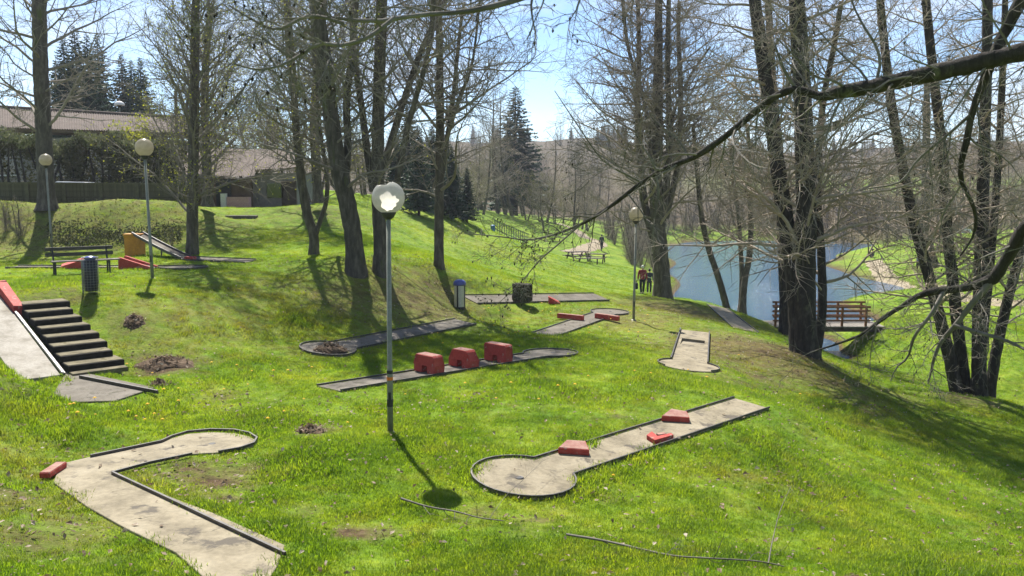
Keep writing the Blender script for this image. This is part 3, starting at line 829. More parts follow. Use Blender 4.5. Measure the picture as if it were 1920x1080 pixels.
# three tunnel blocks
L = LANES['tunnels']; U = np.array((*L['u'], 0)); V_ = np.array((*L['v'], 0)); Zv = np.array((0, 0, 1.))
def tunnel(px, prof_w, prof_tw, h, depth, label, hole):
    q = on_lane('tunnels', px); s = float((q[:2] - L['a'][:2]) @ L['u']); o2 = L['W'](s, 0)
    o = np.array((o2[0], o2[1], zplane(L['pl'], o2) + .002))
    root = thing('tunnel_block', label, 'obstacle', o)
    hw, tw, ch = prof_w / 2, prof_tw / 2, .045
    a, hh = hole
    for nm, pr in (('arch', [(-hw, 0), (-a, 0), (-a, hh), (a, hh), (a, 0), (hw, 0), (hw*.99, h*.45), (tw, h - ch), (tw - ch, h), (-tw + ch, h), (-tw, h - ch), (-hw*.99, h*.45)]),):
        # split into convex pieces joined in one mesh
        mb = MB()
        mb.extrude([(-hw, 0), (-a, 0), (-a, hh), (-hw*.995, hh)], o, V_, Zv, U, depth)
        mb.extrude([(a, 0), (hw, 0), (hw*.995, hh), (a, hh)], o, V_, Zv, U, depth)
        mb.extrude([(-hw*.995, hh), (hw*.995, hh), (tw, h - ch), (tw - ch, h), (-tw + ch, h), (-tw, h - ch)], o, V_, Zv, U, depth)
        ob = part(root, nm, mb, M['red'])
        bm_weld(ob)
        m = ob.modifiers.new('bevel', 'BEVEL'); m.width = .015; m.segments = 2
    mb = MB(); mb.extrude([(-tw + ch + .01, 0), (tw - ch - .01, 0), (tw - ch - .01, .006), (-tw + ch + .01, .006)], o + Zv*(h - .001) + U*.02, V_, Zv, U, depth - .04)
    part(root, 'worn_top', mb, M['red_top'])
    return root
import bmesh
def bm_weld(ob):
    bm = bmesh.new(); bm.from_mesh(ob.data)
    bmesh.ops.remove_doubles(bm, verts=bm.verts, dist=.0008)
    # drop the internal faces where the pieces meet
    seen = {}
    for f in bm.faces: seen.setdefault(tuple(sorted(v.index for v in f.verts)), []).append(f)
    bmesh.ops.delete(bm, geom=[f for fs in seen.values() if len(fs) > 1 for f in fs], context='FACES_ONLY')
    bmesh.ops.recalc_face_normals(bm, faces=bm.faces)
    bm.to_mesh(ob.data); bm.free()
tunnel((793, 699), .74, .66, .42, .30, 'red tunnel block with rounded shoulders, closest to the lane\'s square end', (.09, .19))
tunnel((861, 689), .77, .54, .43, .30, 'red tunnel block with strongly sloping sides, middle of three on the lane', (.08, .18))
tunnel((925, 678), .77, .77, .45, .26, 'square-shouldered red tunnel block, closest to the lane\'s round end', (.075, .17))

# earth mound in the round end
def mound(name, px, r, h, label, mat, key=None, seed=0, sq=1.0):
    p = on_lane(key, px) if key else on(gp(*px)); rr = np.random.RandomState(seed)
    root = thing(name, label, 'mound', p); V, F = [], []; k, m = 22, 8
    for i in range(m + 1):
        f = i / m
        for j in range(k):
            a = 2*math.pi*j/k; wob = 1 + .16*math.sin(2*a + seed) + .1*math.sin(5*a + 2*seed)
            x, y = r*f*wob*math.cos(a), r*f*wob*math.sin(a)*sq
            zz = h*(1 - f*f)**.8*(1 + .45*(rr.rand() - .5)) - .01*f
            b = 0 if key else float(gz(p[0]+x, p[1]+y)) - p[2]
            V.append((x + (rr.rand() - .5)*.03, y + (rr.rand() - .5)*.03, zz + b))
    F = [(i*k+j, i*k+(j+1) % k, (i+1)*k+(j+1) % k, (i+1)*k+j) for i in range(m) for j in range(k)]
    o = mesh_obj('earth', V, F, mat, root, smooth=False)
    # leaf scraps and clods on top
    mb = MB()
    for _ in range(130):
        i = rr.randint(len(V)); v = np.array(V[i]); s = .02 + .03*rr.rand()
        A = rr.randn(3); A /= np.linalg.norm(A); B = np.cross(A, rr.randn(3)); B /= np.linalg.norm(B)
        v = v + (rr.rand(3) - .5)*.08 + (0, 0, .02)
        mb.add([v - A*s, v - B*s*.6, v + A*s, v + B*s*.6], [(0, 1, 2, 3)])
    s_ = lpart(root, 'leaf_scraps', mb, M['deadleaf']); s_['kind'] = 'stuff'
    return root
mound('earth_mound', (618, 657), .40, .17, 'grey-brown earth mound on the concrete round end of the lane under the bank', M['soil'], 'mound', 1)
mound('leaf_heap', (312, 684), .62, .14, 'heap of brown dead leaves and soil at the foot of the steps', M['soil'], None, 2, .7)
mound('molehill', (583, 808), .28, .08, 'low brown leaf-covered molehill between the lamp post and the hook-shaped lane', M['soil'], None, 3, .8)
mound('molehill', (252, 606), .30, .12, 'small brown molehill on the bank beside the steps', M['soil'], None, 4)
mound('molehill', (300, 723), .22, .09, 'small tan molehill beside the rail at the foot of the chute', M['soil'], None, 6)

# chevron bars
for (p0, p1, lab) in (((1046, 596), (1094, 601), 'slanting low red bar on the side of the lane towards the bank'), ((1117, 596), (1160, 602), 'slanting low red bar on the side of the lane towards the lamp, its end overgrown')):
    a, b = on_lane('chevron', p0), on_lane('chevron', p1)
    root = thing('red_bar', lab, 'obstacle', (a + b) / 2)
    part(root, 'bar', MB().bar(a + (0, 0, .09), b + (0, 0, .09), .18, .17), M['red'], bevel=.012)
    part(root, 'worn_top', MB().bar(a*.98 + b*.02 + (0, 0, .178), b*.98 + a*.02 + (0, 0, .178), .16, .01), M['red_top'])

# dark stone gateway over the far lane
a0, b0 = on_lane('arch', (966, 563)), on_lane('arch', (993, 574))
root = thing('stone_block', 'dark mossy stone gateway block standing across the far golf lane', 'obstacle', (a0 + b0) / 2)
rr = np.random.RandomState(5)
def stone(c, size, yaw):
    ca, sa = math.cos(yaw), math.sin(yaw)
    mb = MB().box(c, size, ((ca, sa, 0), (-sa, ca, 0), (0, 0, 1)))
    mb.v = [tuple(np.array(v) + (rr.rand(3) - .5) * .035) for v in mb.v]
    part(root, 'stone', mb, M['stone'], bevel=.025)
dirx = (b0 - a0)[:2]; yaw = math.atan2(dirx[1], dirx[0]); dl = np.linalg.norm(dirx)
ux = np.array((math.cos(yaw), math.sin(yaw)))
nux = np.array((-ux[1], ux[0]))
for lvl in range(5):
    z0 = a0[2] + .004 + lvl * .135
    k = 5
    for i in range(k):
        if lvl < 2 and i == 2: continue                      # the ball's passage
        for j in (-.11, .11):
            stone((*(a0[:2] + ux * dl * (i + .5) / k + nux * j), z0 + .066), (dl / k + .02, .24, .145), yaw + (rr.rand() - .5) * .12)
P = [on_lane('arch', p) for p in ((1028, 570), (1051, 570), (1047, 565), (1028, 566))]
c = np.mean(P, 0); root = thing('red_wedge', 'peaked red wedge lying on the far lane beside the dark stone block', 'obstacle', c)
mb = MB(); hs = [.30, .03, .03, .26]
mb.prism(P, [p[2] + .002 for p in P], [p[2] + h for p, h in zip(P, hs)]); part(root, 'block', mb, M['red'], bevel=.012)

# upper lane: wedge and double-walled ramp
P = [on_lane('upper', p) for p in ((114, 503), (158, 504), (158, 499), (116, 498))]
c = np.mean(P, 0); root = thing('red_wedge', 'red wedge rising from the upper lane, seen through the legs of the bench', 'obstacle', c)
mb = MB(); mb.prism(P, [p[2] + .002 for p in P], [p[2] + h for p, h in zip(P, (.06, .32, .32, .06))]); part(root, 'block', mb, M['red'], bevel=.012)
a, b = on_lane('upper', (222, 505)), on_lane('upper', (268, 505))
root = thing('double_ramp', 'pale ramp between two sloping red walls on the lane behind the wire basket', 'obstacle', (a + b) / 2)
uu = (b - a); ln = np.linalg.norm(uu); uu /= ln; nn = np.array((-uu[1], uu[0], 0.))
for off in (0, .62):
    mb = MB(); mb.extrude([(0, 0), (ln + .3, 0), (ln + .3, .05), (.06, .40), (0, .40)], a + nn*off + (0, 0, .003), uu, Zv, nn, .13)
    part(root, 'side_wall', mb, M['red'], bevel=.01)
mb = MB(); mb.extrude([(.02, 0), (ln + .28, 0), (ln + .28, .012), (.02, .26)], a + nn*.135 + (0, 0, .003), uu, Zv, nn, .48); part(root, 'ramp', mb, M['conc_white'])

# orange slide box with its rails
bx = on(gp(254, 481)); root = thing('slide_box', 'orange flared box carrying the top of a sloping metal slide', 'obstacle', bx)
s_ = bx[1] / FPX; w0, w1, hb = 29 * s_, 33 * s_, 42 * s_
mb = MB(); V = []
for z, w, d in ((0, w0, .55), (hb*.84, w0, .55), (hb, w1, .62)):
    V += [(bx[0] - w/2, bx[1] - d/2, bx[2] + z), (bx[0] + w/2, bx[1] - d/2, bx[2] + z), (bx[0] + w/2, bx[1] + d/2, bx[2] + z), (bx[0] - w/2, bx[1] + d/2, bx[2] + z)]
mb.add(V, [(3, 2, 1, 0), (8, 9, 10, 11)] + [(r*4+i, r*4+(i+1) % 4, (r+1)*4+(i+1) % 4, (r+1)*4+i) for r in range(2) for i in range(4)])
part(root, 'box', mb, M['orange'], bevel=.015)
top = np.array((bx[0] + .12, bx[1], bx[2] + hb + .03)); foot = on_lane('slide', (350, 486)) + (0, 0, .05)
dv = (foot - top); nh = np.array((-dv[1], dv[0], 0.)); nh /= np.linalg.norm(nh)
mid = (top + foot) / 2 - (0, 0, .07)
tt = np.linspace(0, 1, 13)[:, None]; cv = (1-tt)**2*top + 2*tt*(1-tt)*mid + tt**2*foot
for sg in (-1, 1):
    mb = MB()
    for i in range(12): mb.bar(cv[i] + nh*sg*.24, cv[i+1] + nh*sg*.24, .035, .11)
    part(root, 'slide_rail', mb, M['rail'])
mb = MB()
for i in range(12): mb.bar(cv[i] - (0, 0, .03), cv[i+1] - (0, 0, .03), .44, .02)
part(root, 'slide_bed', mb, M['conc_grey'])
q = cv[6]; part(root, 'prop', MB().tube([q - (0, 0, .05), (q[0], q[1], float(gz(q[0], q[1])) - .05)], .03, 8), M['rail'])
q = on_lane('slide', (357, 486)); root = thing('red_kerb', 'short red kerb on the lane where the metal slide lands', 'obstacle', q)
part(root, 'kerb', MB().box(q + (0, 0, .05), (.42, .2, .10)), M['red'], bevel=.012)
q = on(gp(453, 407)); root = thing('concrete_slab', 'small grey concrete slab lying on the bank above the lone forked tree', 'slab', q)
part(root, 'slab', MB().box(q + (0, 0, .05), (1.6, .5, .2)), M['conc_grey'], bevel=.02)
part(root, 'edge', MB().box(q + (0, -.27, .04), (1.58, .03, .14)), M['rail'])

# ------------------------------------------------------------------ steps and chute
c = sp(SRUN/2, .8)
root = thing('garden_steps', 'flight of dark mossy concrete steps climbing the bank to the upper lawn', 'steps', (c[0], c[1], float(gz(*c))))
unit_ = lambda a: a / np.linalg.norm(a)
N = 8; dz = (SZ0 - SZ1) / N; tr = SRUN / N
A3, B3 = np.array((*SD, 0)), np.array((*SW, 0))
rr = np.random.RandomState(8)
for i in range(N):
    z = SZ0 - i * dz; jit = (rr.rand(4) - .5) * .03
    b0_, b1_ = -.02 + jit[0], 1.02 + .10 * (i / N) + jit[1] * 3
    o = np.array((*sp(i*tr - .16, (b0_ + b1_)/2), z - .085))
    B3t = unit_(B3 + Zv * jit[3] * .6 + A3 * jit[2] * .5)
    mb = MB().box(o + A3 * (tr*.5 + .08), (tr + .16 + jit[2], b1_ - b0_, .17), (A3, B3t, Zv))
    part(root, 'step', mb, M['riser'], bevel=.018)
    tb = MB().box(o + A3 * (tr*.5 + .06) + (0, 0, .0875), (tr + .06, b1_ - b0_ - .03, .012), (A3, B3t, Zv))
    part(root, 'tread', tb, M['step'])
    ms = o + A3 * (tr + .10) + (0, 0, .075)
o = np.array((*sp(SRUN + .16, .55), SZ1 - .03)); part(root, 'bottom_slab', MB().box(o, (.30, 1.15, .10), (A3, B3, Zv)), M['step'], bevel=.015)

c = sp(SRUN*.5, -.65)
root = thing('chute_lane', 'white concrete chute sloping down beside the steps with a red wall at its head', 'golf lane', (c[0], c[1], float(gz(*c))))
def ramp_z(a): return SZ0 + .02 + (SZ1 - .02 - SZ0) * np.clip(a, -.5, SRUN) / SRUN
poly = [sp(-1.2, -1.12), sp(-1.2, -.24), sp(SRUN + .05, -.20), sp(SRUN + .05, -1.05)]
zz = [ramp_z(0) + .18, ramp_z(0) + .18, 3.915, 3.915]
part(root, 'chute', MB().prism(poly, [z - .22 for z in zz], zz), M['conc_white'], bevel=.01)
def rz(a): return zz[0] + (zz[2] - zz[0]) * (a + 1.2) / (SRUN + 1.25)
part(root, 'edge_rail', MB().bar((*sp(.5, -.185), rz(.5) + .02), (*sp(SRUN + .1, -.165), rz(SRUN) + .03), .035, .06), M['rail_pale'])
part(root, 'edge_rail', MB().bar((*sp(.5, -.15), rz(.5) - .02), (*sp(SRUN + .1, -.13), rz(SRUN) - .01), .03, .09), M['rail'])
mb = MB(); q = [sp(-1.3, -.235), sp(.42, -.205), sp(.42, .03), sp(-1.3, .03)]
mb.prism(q, [4.7]*4, [rz(-1.3) + .22, rz(.42) + .16, rz(.42) + .14, rz(-1.3) + .2]); part(root, 'red_kerb', mb, M['red'], bevel=.012)
mb = MB(); q = [sp(-1.5, -1.15), sp(-1.302, -1.15), sp(-1.302, .03), sp(-1.5, .03)]
mb.prism(q, [4.6]*4, [rz(-1.4) + .2]*4); part(root, 'red_wall', mb, M['red'], bevel=.012)
L = LANES['chute_end']; P = L['poly']
a2 = sum(P[i][0]*P[(i+1) % len(P)][1] - P[(i+1) % len(P)][0]*P[i][1] for i in range(len(P)))
P = P if a2 > 0 else P[::-1]
root2 = thing('golf_lane', 'flat grey concrete apron at the foot of the white chute, half overgrown', 'golf lane', (*np.mean(P, 0), 3.9))
part(root2, 'slab', MB().prism(P, 3.74, 3.905), M['conc_grey'], bevel=.01)
A, B = on(gp(150, 712)), on(gp(296, 744))
part(root2, 'border_rail', MB().bar((A[0], A[1], 3.935), (B[0], B[1], 3.935), .04, .07), M['rail'])

# ------------------------------------------------------------------ globe lamps
def lamp(base, label, H, broken=False, seed=0, lean=(0, 0)):
    base = on(base); k = H / 4.0
    root = thing('globe_lamp', label, 'street lamp', base, group='globe lamps on the golf course')
    lx, ly = lean
    P = lambda z: np.array((lx*z/4, ly*z/4, z))
    R = .27 * k
    lpart(root, 'pole', MB().tube([P(-.15), P(1.1*k), P(1.12*k), P(H - R*.98)], [.052*k, .05*k, .043*k, .038*k], 16), M['pole'], smooth=True)
    lpart(root, 'collar', MB().lathe([(.05*k, -.10*k), (.085*k, -.07*k), (.125*k, .0), (.13*k, .02*k)], P(H - R*.97), 18), M['black'], smooth=True)
    rr = np.random.RandomState(seed); kk, m = 36, 22; V, F = [], []
    C = P(H)
    for i in range(m + 1):
        th = .46 + (math.pi - .46) * i / m          # measured from the bottom
        for j in range(kk):
            a = 2*math.pi*j/kk; t2 = th
            if broken:
                lim = math.pi - .56 - .20*math.sin(a*1 + 4.6) - .09*math.sin(3*a + 1.3) - .07*math.sin(7*a) - .05*rr.rand()*0
                t2 = .46 + (lim - .46) * i / m
            V.append(C + R*np.array((math.sin(t2)*math.cos(a), math.sin(t2)*math.sin(a), -math.cos(t2))))
    F = [(i*kk+j, i*kk+(j+1) % kk, (i+1)*kk+(j+1) % kk, (i+1)*kk+j) for i in range(m) for j in range(kk)]
    g = lpart(root, 'globe', MB().add(V, F), M['globe_pale' if broken else 'globe'], smooth=True)
    lpart(root, 'bulb_holder', MB().lathe([(.035*k, -R*.95), (.035*k, -R*.5), (.05*k, -R*.35), (.04*k, -R*.05), (.002, 0)], C, 12), M['white'], smooth=True)
    lpart(root, 'foot_plate', MB().lathe([(.10*k, -.05), (.10*k, .012), (.06*k, .03)], (0, 0, 0), 16), M['pole'])
    lpart(root, 'access_hatch', MB().box(P(.62*k) + (0, -.047*k, 0), (.045*k, .012, .2*k)), M['black'], bevel=.003)
    return root
l1 = lamp(gp(732, 815), 'globe lamp with a broken-topped globe and an orange band round its post', 4.02, True, 3, (.03, 0))
lpart(l1, 'orange_band', MB().lathe([(.053, .93), (.053, .985)], (0.007, 0, 0), 16), M['tape'])
lpart(l1, 'sticker_patch', MB().lathe([(.0525, 1.04), (.0525, 1.10)], (0.008, 0, 0), 16), M['black'])
lpart(l1, 'sticker_patch', MB().lathe([(.054, .47), (.054, .60)], (0.004, 0, 0), 16), M['black'])
lamp(gp(286, 522), 'globe lamp with a whole beige globe on the upper lawn between bench and bank', 4.0, lean=(-.06, 0))
lamp(gp(98, 470), 'globe lamp at the foot of the fenced bank behind the bench', 4.0, seed=1, lean=(-.05, 0))
lamp(gp(1188, 600), 'globe lamp beside the lane with slanting red bars, near the lakeside trees', 4.0, seed=2, lean=(.03, 0))

# ------------------------------------------------------------------ bench, bins
pl_, pr_ = on(gp(104, 517)), on(gp(203, 512))
c = (pl_ + pr_) / 2; d = (pr_ - pl_)[:2]; rz_ = math.atan2(d[1], d[0])
root = thing('park_bench', 'dark weathered wooden park bench with a two-board backrest', 'bench', c, rz_)
BL = 2.0
for z, off in ((.62, .30), (.80, .335)):
    lpart(root, 'back_slat', MB().box((0, off, z), (BL, .035, .115), ((1,0,0), (0,.97,.22), (0,-.22,.97))), M['benchwood'], bevel=.006)
for y in (-.17, -.03, .11):
    lpart(root, 'seat_slat', MB().box((.12, y, .43), (BL, .115, .04)), M['seatwood'], bevel=.006)
for x in (-.78, .80):
    lpart(root, 'leg', MB().tube([(x, -.16, -.03), (x, -.17, .2), (x, -.15, .40)], [.028, .026, .03], 8), M['black'])
    lpart(root, 'leg', MB().tube([(x, .26, -.03), (x, .2, .25), (x, .20, .42), (x, .28, .6), (x, .35, .86)], [.03, .028, .03, .028, .024], 8), M['black'])
    lpart(root, 'seat_bracket', MB().box((x, .02, .395), (.045, .42, .03)), M['black'])

bp = on(gp(172, 551))
root = thing('wire_basket', 'tall wire-mesh litter basket with dark liner at the head of the steps', 'litter bin', bp)
BR, BH = .20, .93
lean = lambda z: np.array((-.06 * z * 0, 0, z + .06))
for k in range(16):
    a = 2*math.pi*k/16
    lpart(root, 'upright_wire', MB().tube([lean(0) + (BR*math.cos(a), BR*math.sin(a), 0), lean(BH) + (BR*math.cos(a), BR*math.sin(a), 0)], .003, 4), M['wire'])
for i in range(14):
    z = BH * i / 13; pts = [lean(z) + (BR*math.cos(2*math.pi*j/24)*1.01, BR*math.sin(2*math.pi*j/24)*1.01, 0) for j in range(25)]
    lpart(root, 'ring_wire' if i < 13 else 'rim', MB().tube(pts, .003 if i < 13 else .012, 5, cap=False), M['wire'])
lpart(root, 'liner', MB().lathe([(.165, .07), (.18, .3), (.172, .6), (.185, .9)], (0,0,.02), 18), M['bag'], smooth=True)
lpart(root, 'rubbish', MB().ball((0.02, -.02, .97), .15, 12, 7, (1.05, 1, .45)), M['bluelid'], smooth=True)
lpart(root, 'post', MB().tube([(-.235, .02, -.1), (-.235, .02, .9)], .022, 8), M['pole'])

bp = on(gp(862, 577))
root = thing('steel_bin', 'pale cylindrical steel litter bin with a domed blue lid at the foot of the bank', 'litter bin', bp)
lpart(root, 'body', MB().lathe([(.20, .0), (.205, .03), (.205, .80), (.19, .82)], (0,0,.03), 24), M['binsteel'], smooth=False)
lpart(root, 'lid', MB().lathe([(.235, .80), (.24, .86), (.225, .93), (.16, .99), (.06, 1.015), (.002, 1.02)], (0,0,.03), 24), M['bluelid'], smooth=True)
for a in (-1.9, -.4, 1.2):
    lpart(root, 'strap', MB().box((.207*math.cos(a), .207*math.sin(a), .44), (.02, .055, .8), ((math.cos(a), math.sin(a), 0), (-math.sin(a), math.cos(a), 0), (0,0,1))), M['black'])
lpart(root, 'base_ring', MB().lathe([(.21, -.08), (.21, .035)], (0,0,0), 24), M['black'])

# ------------------------------------------------------------------ footbridge
BY = 41.0
xl, xr = at(1447, 612, BY)[0], at(1648, 612, BY)[0]; zd = 1.36
root = thing('footbridge', 'small wooden footbridge with red-brown railings over the stream mouth', 'bridge', ((xl + xr) / 2, BY, zd))
n = 26; wd_ = (xr - xl + .5) / n
for i in range(n):
    part(root, 'deck_plank', MB().box((xl - .25 + wd_*(i + .5), BY + .75, zd - .03), (wd_*.93, 1.9, .05)), M['deck'])
for y in (BY - .1, BY + 1.55): part(root, 'beam', MB().box(((xl+xr)/2, y, zd - .16), (xr - xl + .5, .14, .2)), M['tablewood'])
def railing(y, x0, x1, posts):
    for x in posts: part(root, 'post', MB().box((x, y, zd + .40), (.10, .10, 1.08)), M['brownwood'], bevel=.008)
    for z, h in ((.28, .08), (.46, .08), (.92, .09)): part(root, 'rail', MB().box(((x0+x1)/2, y - .075, zd + z), (x1 - x0, .045, h)), M['brownwood'], bevel=.006)
    part(root, 'rail', MB().box(((x0+x1)/2, y - .075, zd + .74), (x1 - x0, .045, .08)), M['brownwood'], bevel=.006)
pxs = lambda p, d: (p - 960) / FPX * d
railing(BY - .12, pxs(1452, 41), pxs(1500, 41), [pxs(1458, 41), pxs(1496, 41)])
railing(BY - .12, pxs(1535, 41), pxs(1636, 41), [pxs(1540, 41), pxs(1584, 41), pxs(1629, 41)])
railing(BY + 1.62, pxs(1452, 42.6), pxs(1628, 42.6), [pxs(1460, 42.6), pxs(1515, 42.6), pxs(1577, 42.6), pxs(1621, 42.6)])

# ------------------------------------------------------------------ picnic tables
def picnic_table(loc, rotz, label):
    root = thing('picnic_table', label, 'picnic table', on(loc), rotz, 'picnic tables by the lakeside path')
    for y in (-.3, -.1, .1, .3): lpart(root, 'top_plank', MB().box((0, y, .74), (1.8, .17, .045)), M['tablewood'])
    for y in (-.68, .68): lpart(root, 'bench_plank', MB().box((0, y, .44), (1.8, .26, .045)), M['tablewood'])
    for x in (-.65, .65):
        for s in (-1, 1): lpart(root, 'leg', MB().bar((x, s*.62, -.04), (x, s*.22, .73), .05, .1, (1,0,0)), M['tablewood'])
        lpart(root, 'cross_beam', MB().box((x + .05, 0, .40), (.045, 1.6, .1)), M['tablewood'])
    return root
picnic_table(gp(1082, 489), .5, 'dark picnic table on the lawn below the bend of the path, larger of the pair')
picnic_table(gp(1118, 492), -.25, 'dark picnic table on the lawn beside its twin, on the lake side')
q = on(gp(1103, 495)); root = thing('low_bench', 'low pale timber bench in front of the two picnic tables', 'bench', q, -.1)
lpart(root, 'seat', MB().box((0, 0, .45), (2.0, .35, .06)), M['seatwood'])
for x in (-.7, .7): lpart(root, 'leg', MB().box((x, 0, .2), (.1, .3, .46)), M['tablewood'])

# ------------------------------------------------------------------ playground rail, sign, shed, far car
P = [at(x, y, 74) for x, y in ((928, 452), (950, 455), (972, 459), (992, 463))]
P = [on(p) for p in P]
root = thing('playground_fence', 'pale blue-green railing at the far edge of the lawn below the conifers', 'fence', P[0])
for z in (.25, 1.0):
    for a, b in zip(P[:-1], P[1:]): part(root, 'rail', MB().bar(a + (0,0,z), b + (0,0,z), .05, .05), M['greenpaint'])
for a, b in zip(P[:-1], P[1:]):
    for f in np.linspace(0, 1, 6)[:-1]:
        q = on(a + (b - a)*f); part(root, 'upright', MB().box(q + (0,0,.52), (.05, .05, 1.1)), M['greenpaint'])
q = on(at(924, 452, 73)); root = thing('blue_bin', 'small bright blue bin beside the pale playground railing', 'litter bin', q)
lpart(root, 'body', MB().lathe([(.16, -.05), (.18, .45)], (0,0,0), 14), M['bluepaint']); lpart(root, 'lid', MB().lathe([(.2, .45), (.2, .5), (.08, .55)], (0,0,0), 14), M['bluepaint'])
q = on(gp(1719, 522)); root = thing('sign_post', 'small blue notice on a dark post beside the sandy path', 'sign', q)
lpart(root, 'post', MB().box((0, 0, .85), (.07, .07, 1.8)), M['black']); lpart(root, 'panel', MB().box((.03, -.06, 1.55), (.34, .03, .38)), M['bluepaint'], bevel=.01)
lpart(root, 'lower_panel', MB().box((.0, -.06, 1.12), (.28, .03, .3)), M['black'], bevel=.01)

def car(loc, rotz, label, mat, L=4.3, Wd=1.75):
    root = thing('parked_car', label, 'car', loc, rotz)
    hw = Wd/2
    def hull(prof, w0, w1, name, m, bev=.05):
        mb = MB(); n = len(prof); zs = [p[1] for p in prof]; zl, zh = min(zs), max(zs)
        wf = lambda z: w0 + (w1 - w0) * (z - zl) / (zh - zl)
        V = [(x, -wf(z), z) for x, z in prof] + [(x, wf(z), z) for x, z in prof]
        mb.add(V, [tuple(range(n)), tuple(range(n, 2*n))[::-1]] + [(i, n+i, n+(i+1) % n, (i+1) % n) for i in range(n)])
        return lpart(root, name, mb, m, bevel=bev)
    hull([(-L/2, .35), (-L/2 + .1, .25), (L/2 - .1, .25), (L/2, .38), (L/2 - .02, .66), (L*.28, .84), (-L*.46, .92), (-L/2 + .02, .8)], hw, hw*.94, 'body', mat)
    hull([(L*.27, .83), (L*.08, 1.36), (-L*.28, 1.40), (-L*.455, .9)], hw*.92, hw*.72, 'cabin', M['glass'], .03)
    hull([(L*.085, 1.34), (L*.06, 1.40), (-L*.27, 1.44), (-L*.29, 1.38)], hw*.76, hw*.72, 'roof', mat, .02)
    for x in (-L*.3, L*.31):
        for s in (-1, 1):
            mb = MB(); mb.lathe([(.30, -.1), (.32, -.06), (.32, .06), (.30, .1)], (0,0,0), 18)
            mb.v = [(x + v[0], s*(hw - .08) + v[2], .32 + v[1]) for v in mb.v]; wh = lpart(root, 'wheel', mb, M['tyre'])
            mb = MB(); mb.lathe([(.19, -.105), (.19, .105)], (0,0,0), 14); mb.v = [(x + v[0], s*(hw - .08) + v[2], .32 + v[1]) for v in mb.v]; lpart(wh, 'rim', mb, M['wire'])
    for s in (-1, 1):
        lpart(root, 'headlight', MB().box((L/2 - .06, s*hw*.68, .62), (.1, .34, .13)), M['glass'], bevel=.02)
        lpart(root, 'tail_light', MB().box((-L/2 + .05, s*hw*.74, .74), (.1, .2, .2)), M['red'], bevel=.02)
        for x0 in (L*.12, -L*.14): lpart(root, 'window_pillar', MB().bar((x0, s*hw*.93, .84), (x0 - .05, s*hw*.76, 1.37), .05, .03), mat)
    return root
q = at(158, 345, 47.3); car((q[0], q[1], 8.06 - 1.36 + .0), 0.06, 'white car parked behind the fence, only its bright roof showing', M['carpaint'])
q = on(at(1788, 440, 112)); car(q, .4, 'small pale car parked beyond the meadow among the trees', M['carpaint'])
q = on(at(1752, 442, 110)); root = thing('timber_hut', 'small brown timber hut at the far edge of the meadow', 'hut', q, .1)
lpart(root, 'wall', MB().box((0, 0, .55), (1.9, 1.5, 1.3)), M['wallbrown'])
mb = MB(); mb.extrude([(-.95, 0), (.95, 0), (0, .5)], (-1.1, 0, 1.2), (0, 1, 0), (0, 0, 1), (1, 0, 0), 2.2); lpart(root, 'roof', mb, M['brownwood'])
lpart(root, 'door', MB().box((.2, -.77, .45), (.6, .04, 1.0)), M['tablewood'])

# ------------------------------------------------------------------ fence on the bank
fy0, fy1 = 45.2, 46.5
root = thing('picket_fence', 'low dark olive picket fence along the top of the bank before the hedge', 'fence', (-20, fy0, 7.2))
xa, xb = at(-40, 345, fy0)[0], at(345, 345, fy1)[0]
nP = 112
pk = MB().box((0, 0, 0), (.085, .025, 1.25))
pkm = None
for i in range(nP):
    f = i / (nP - 1); x = xa + (xb - xa)*f; y = fy0 + (fy1 - fy0)*f
    zt = 8.06 - .05*f
    if pkm is None:
        pkm = lpart(root, 'picket', pk, M['fence']); o = pkm
    else:
        o = pkm.copy(); COL.objects.link(o); o.parent = root
    o.location = (x + 20, y - fy0, zt - .66 - 7.2)
for i in range(6):
    f = (i + .3) / 5.6; x = xa + (xb - xa)*min(f, 1); y = fy0 + (fy1 - fy0)*min(f, 1)
    part(root, 'fence_post', MB().box((x, y - .06, 7.45 - .05*f), (.2, .12, 1.3)), M['fence'], bevel=.01)
for z in (8.06, 7.35):
    part(root, 'rail', MB().bar((xa, fy0 - .05, z), (xb, fy1 - .05, z - .05), .06, .08), M['fence'])

# ------------------------------------------------------------------ buildings
def tiled_roof(root, name, p00, p10, p11, p01, mat, waves, amp):
    """corrugated slope: p00-p10 along the eave, p01-p11 along the ridge"""
    p00, p10, p11, p01 = [np.array(p, float) for p in (p00, p10, p11, p01)]
    nrm = np.cross(p10 - p00, p01 - p00); nrm /= np.linalg.norm(nrm)
    if nrm[2] < 0: nrm = -nrm
    nu, nv = waves * 4, 10; V = []
    for j in range(nv + 1):
        for i in range(nu + 1):
            f, g = i / nu, j / nv
            p = (p00*(1-f) + p10*f)*(1-g) + (p01*(1-f) + p11*f)*g
            V.append(p + nrm*(amp*math.cos(2*math.pi*f*waves) + .012*((j % 2))))
    F = [(j*(nu+1)+i, j*(nu+1)+i+1, (j+1)*(nu+1)+i+1, (j+1)*(nu+1)+i) for j in range(nv) for i in range(nu)]
    return part(root, name, MB().add(V, F), mat, smooth=True)
D1, D2 = 56.0, 58.0
e0, e1 = at(-260, 231, D1), at(345, 249, D2)
r0, r1 = at(-260, 186, D1 + 4.5), at(345, 222, D2 + 4.5)
root = thing('long_house', 'long low house with a brown-red tiled roof behind the hedge', 'house', (-20, 57, 7))
tiled_roof(root, 'roof', e0, e1, r1, r0, M['rooftile'], 130, .035)
bk0, bk1 = at(-260, 231, D1) + (0, 9, 0), at(345, 249, D2) + (0, 9, 0)
tiled_roof(root, 'roof', bk1, bk0, r0, r1, M['rooftile'], 130, .035)
part(root, 'ridge', MB().tube([r0 + (0,0,.03), r1 + (0,0,.03)], .13, 8), M['rooftile'])
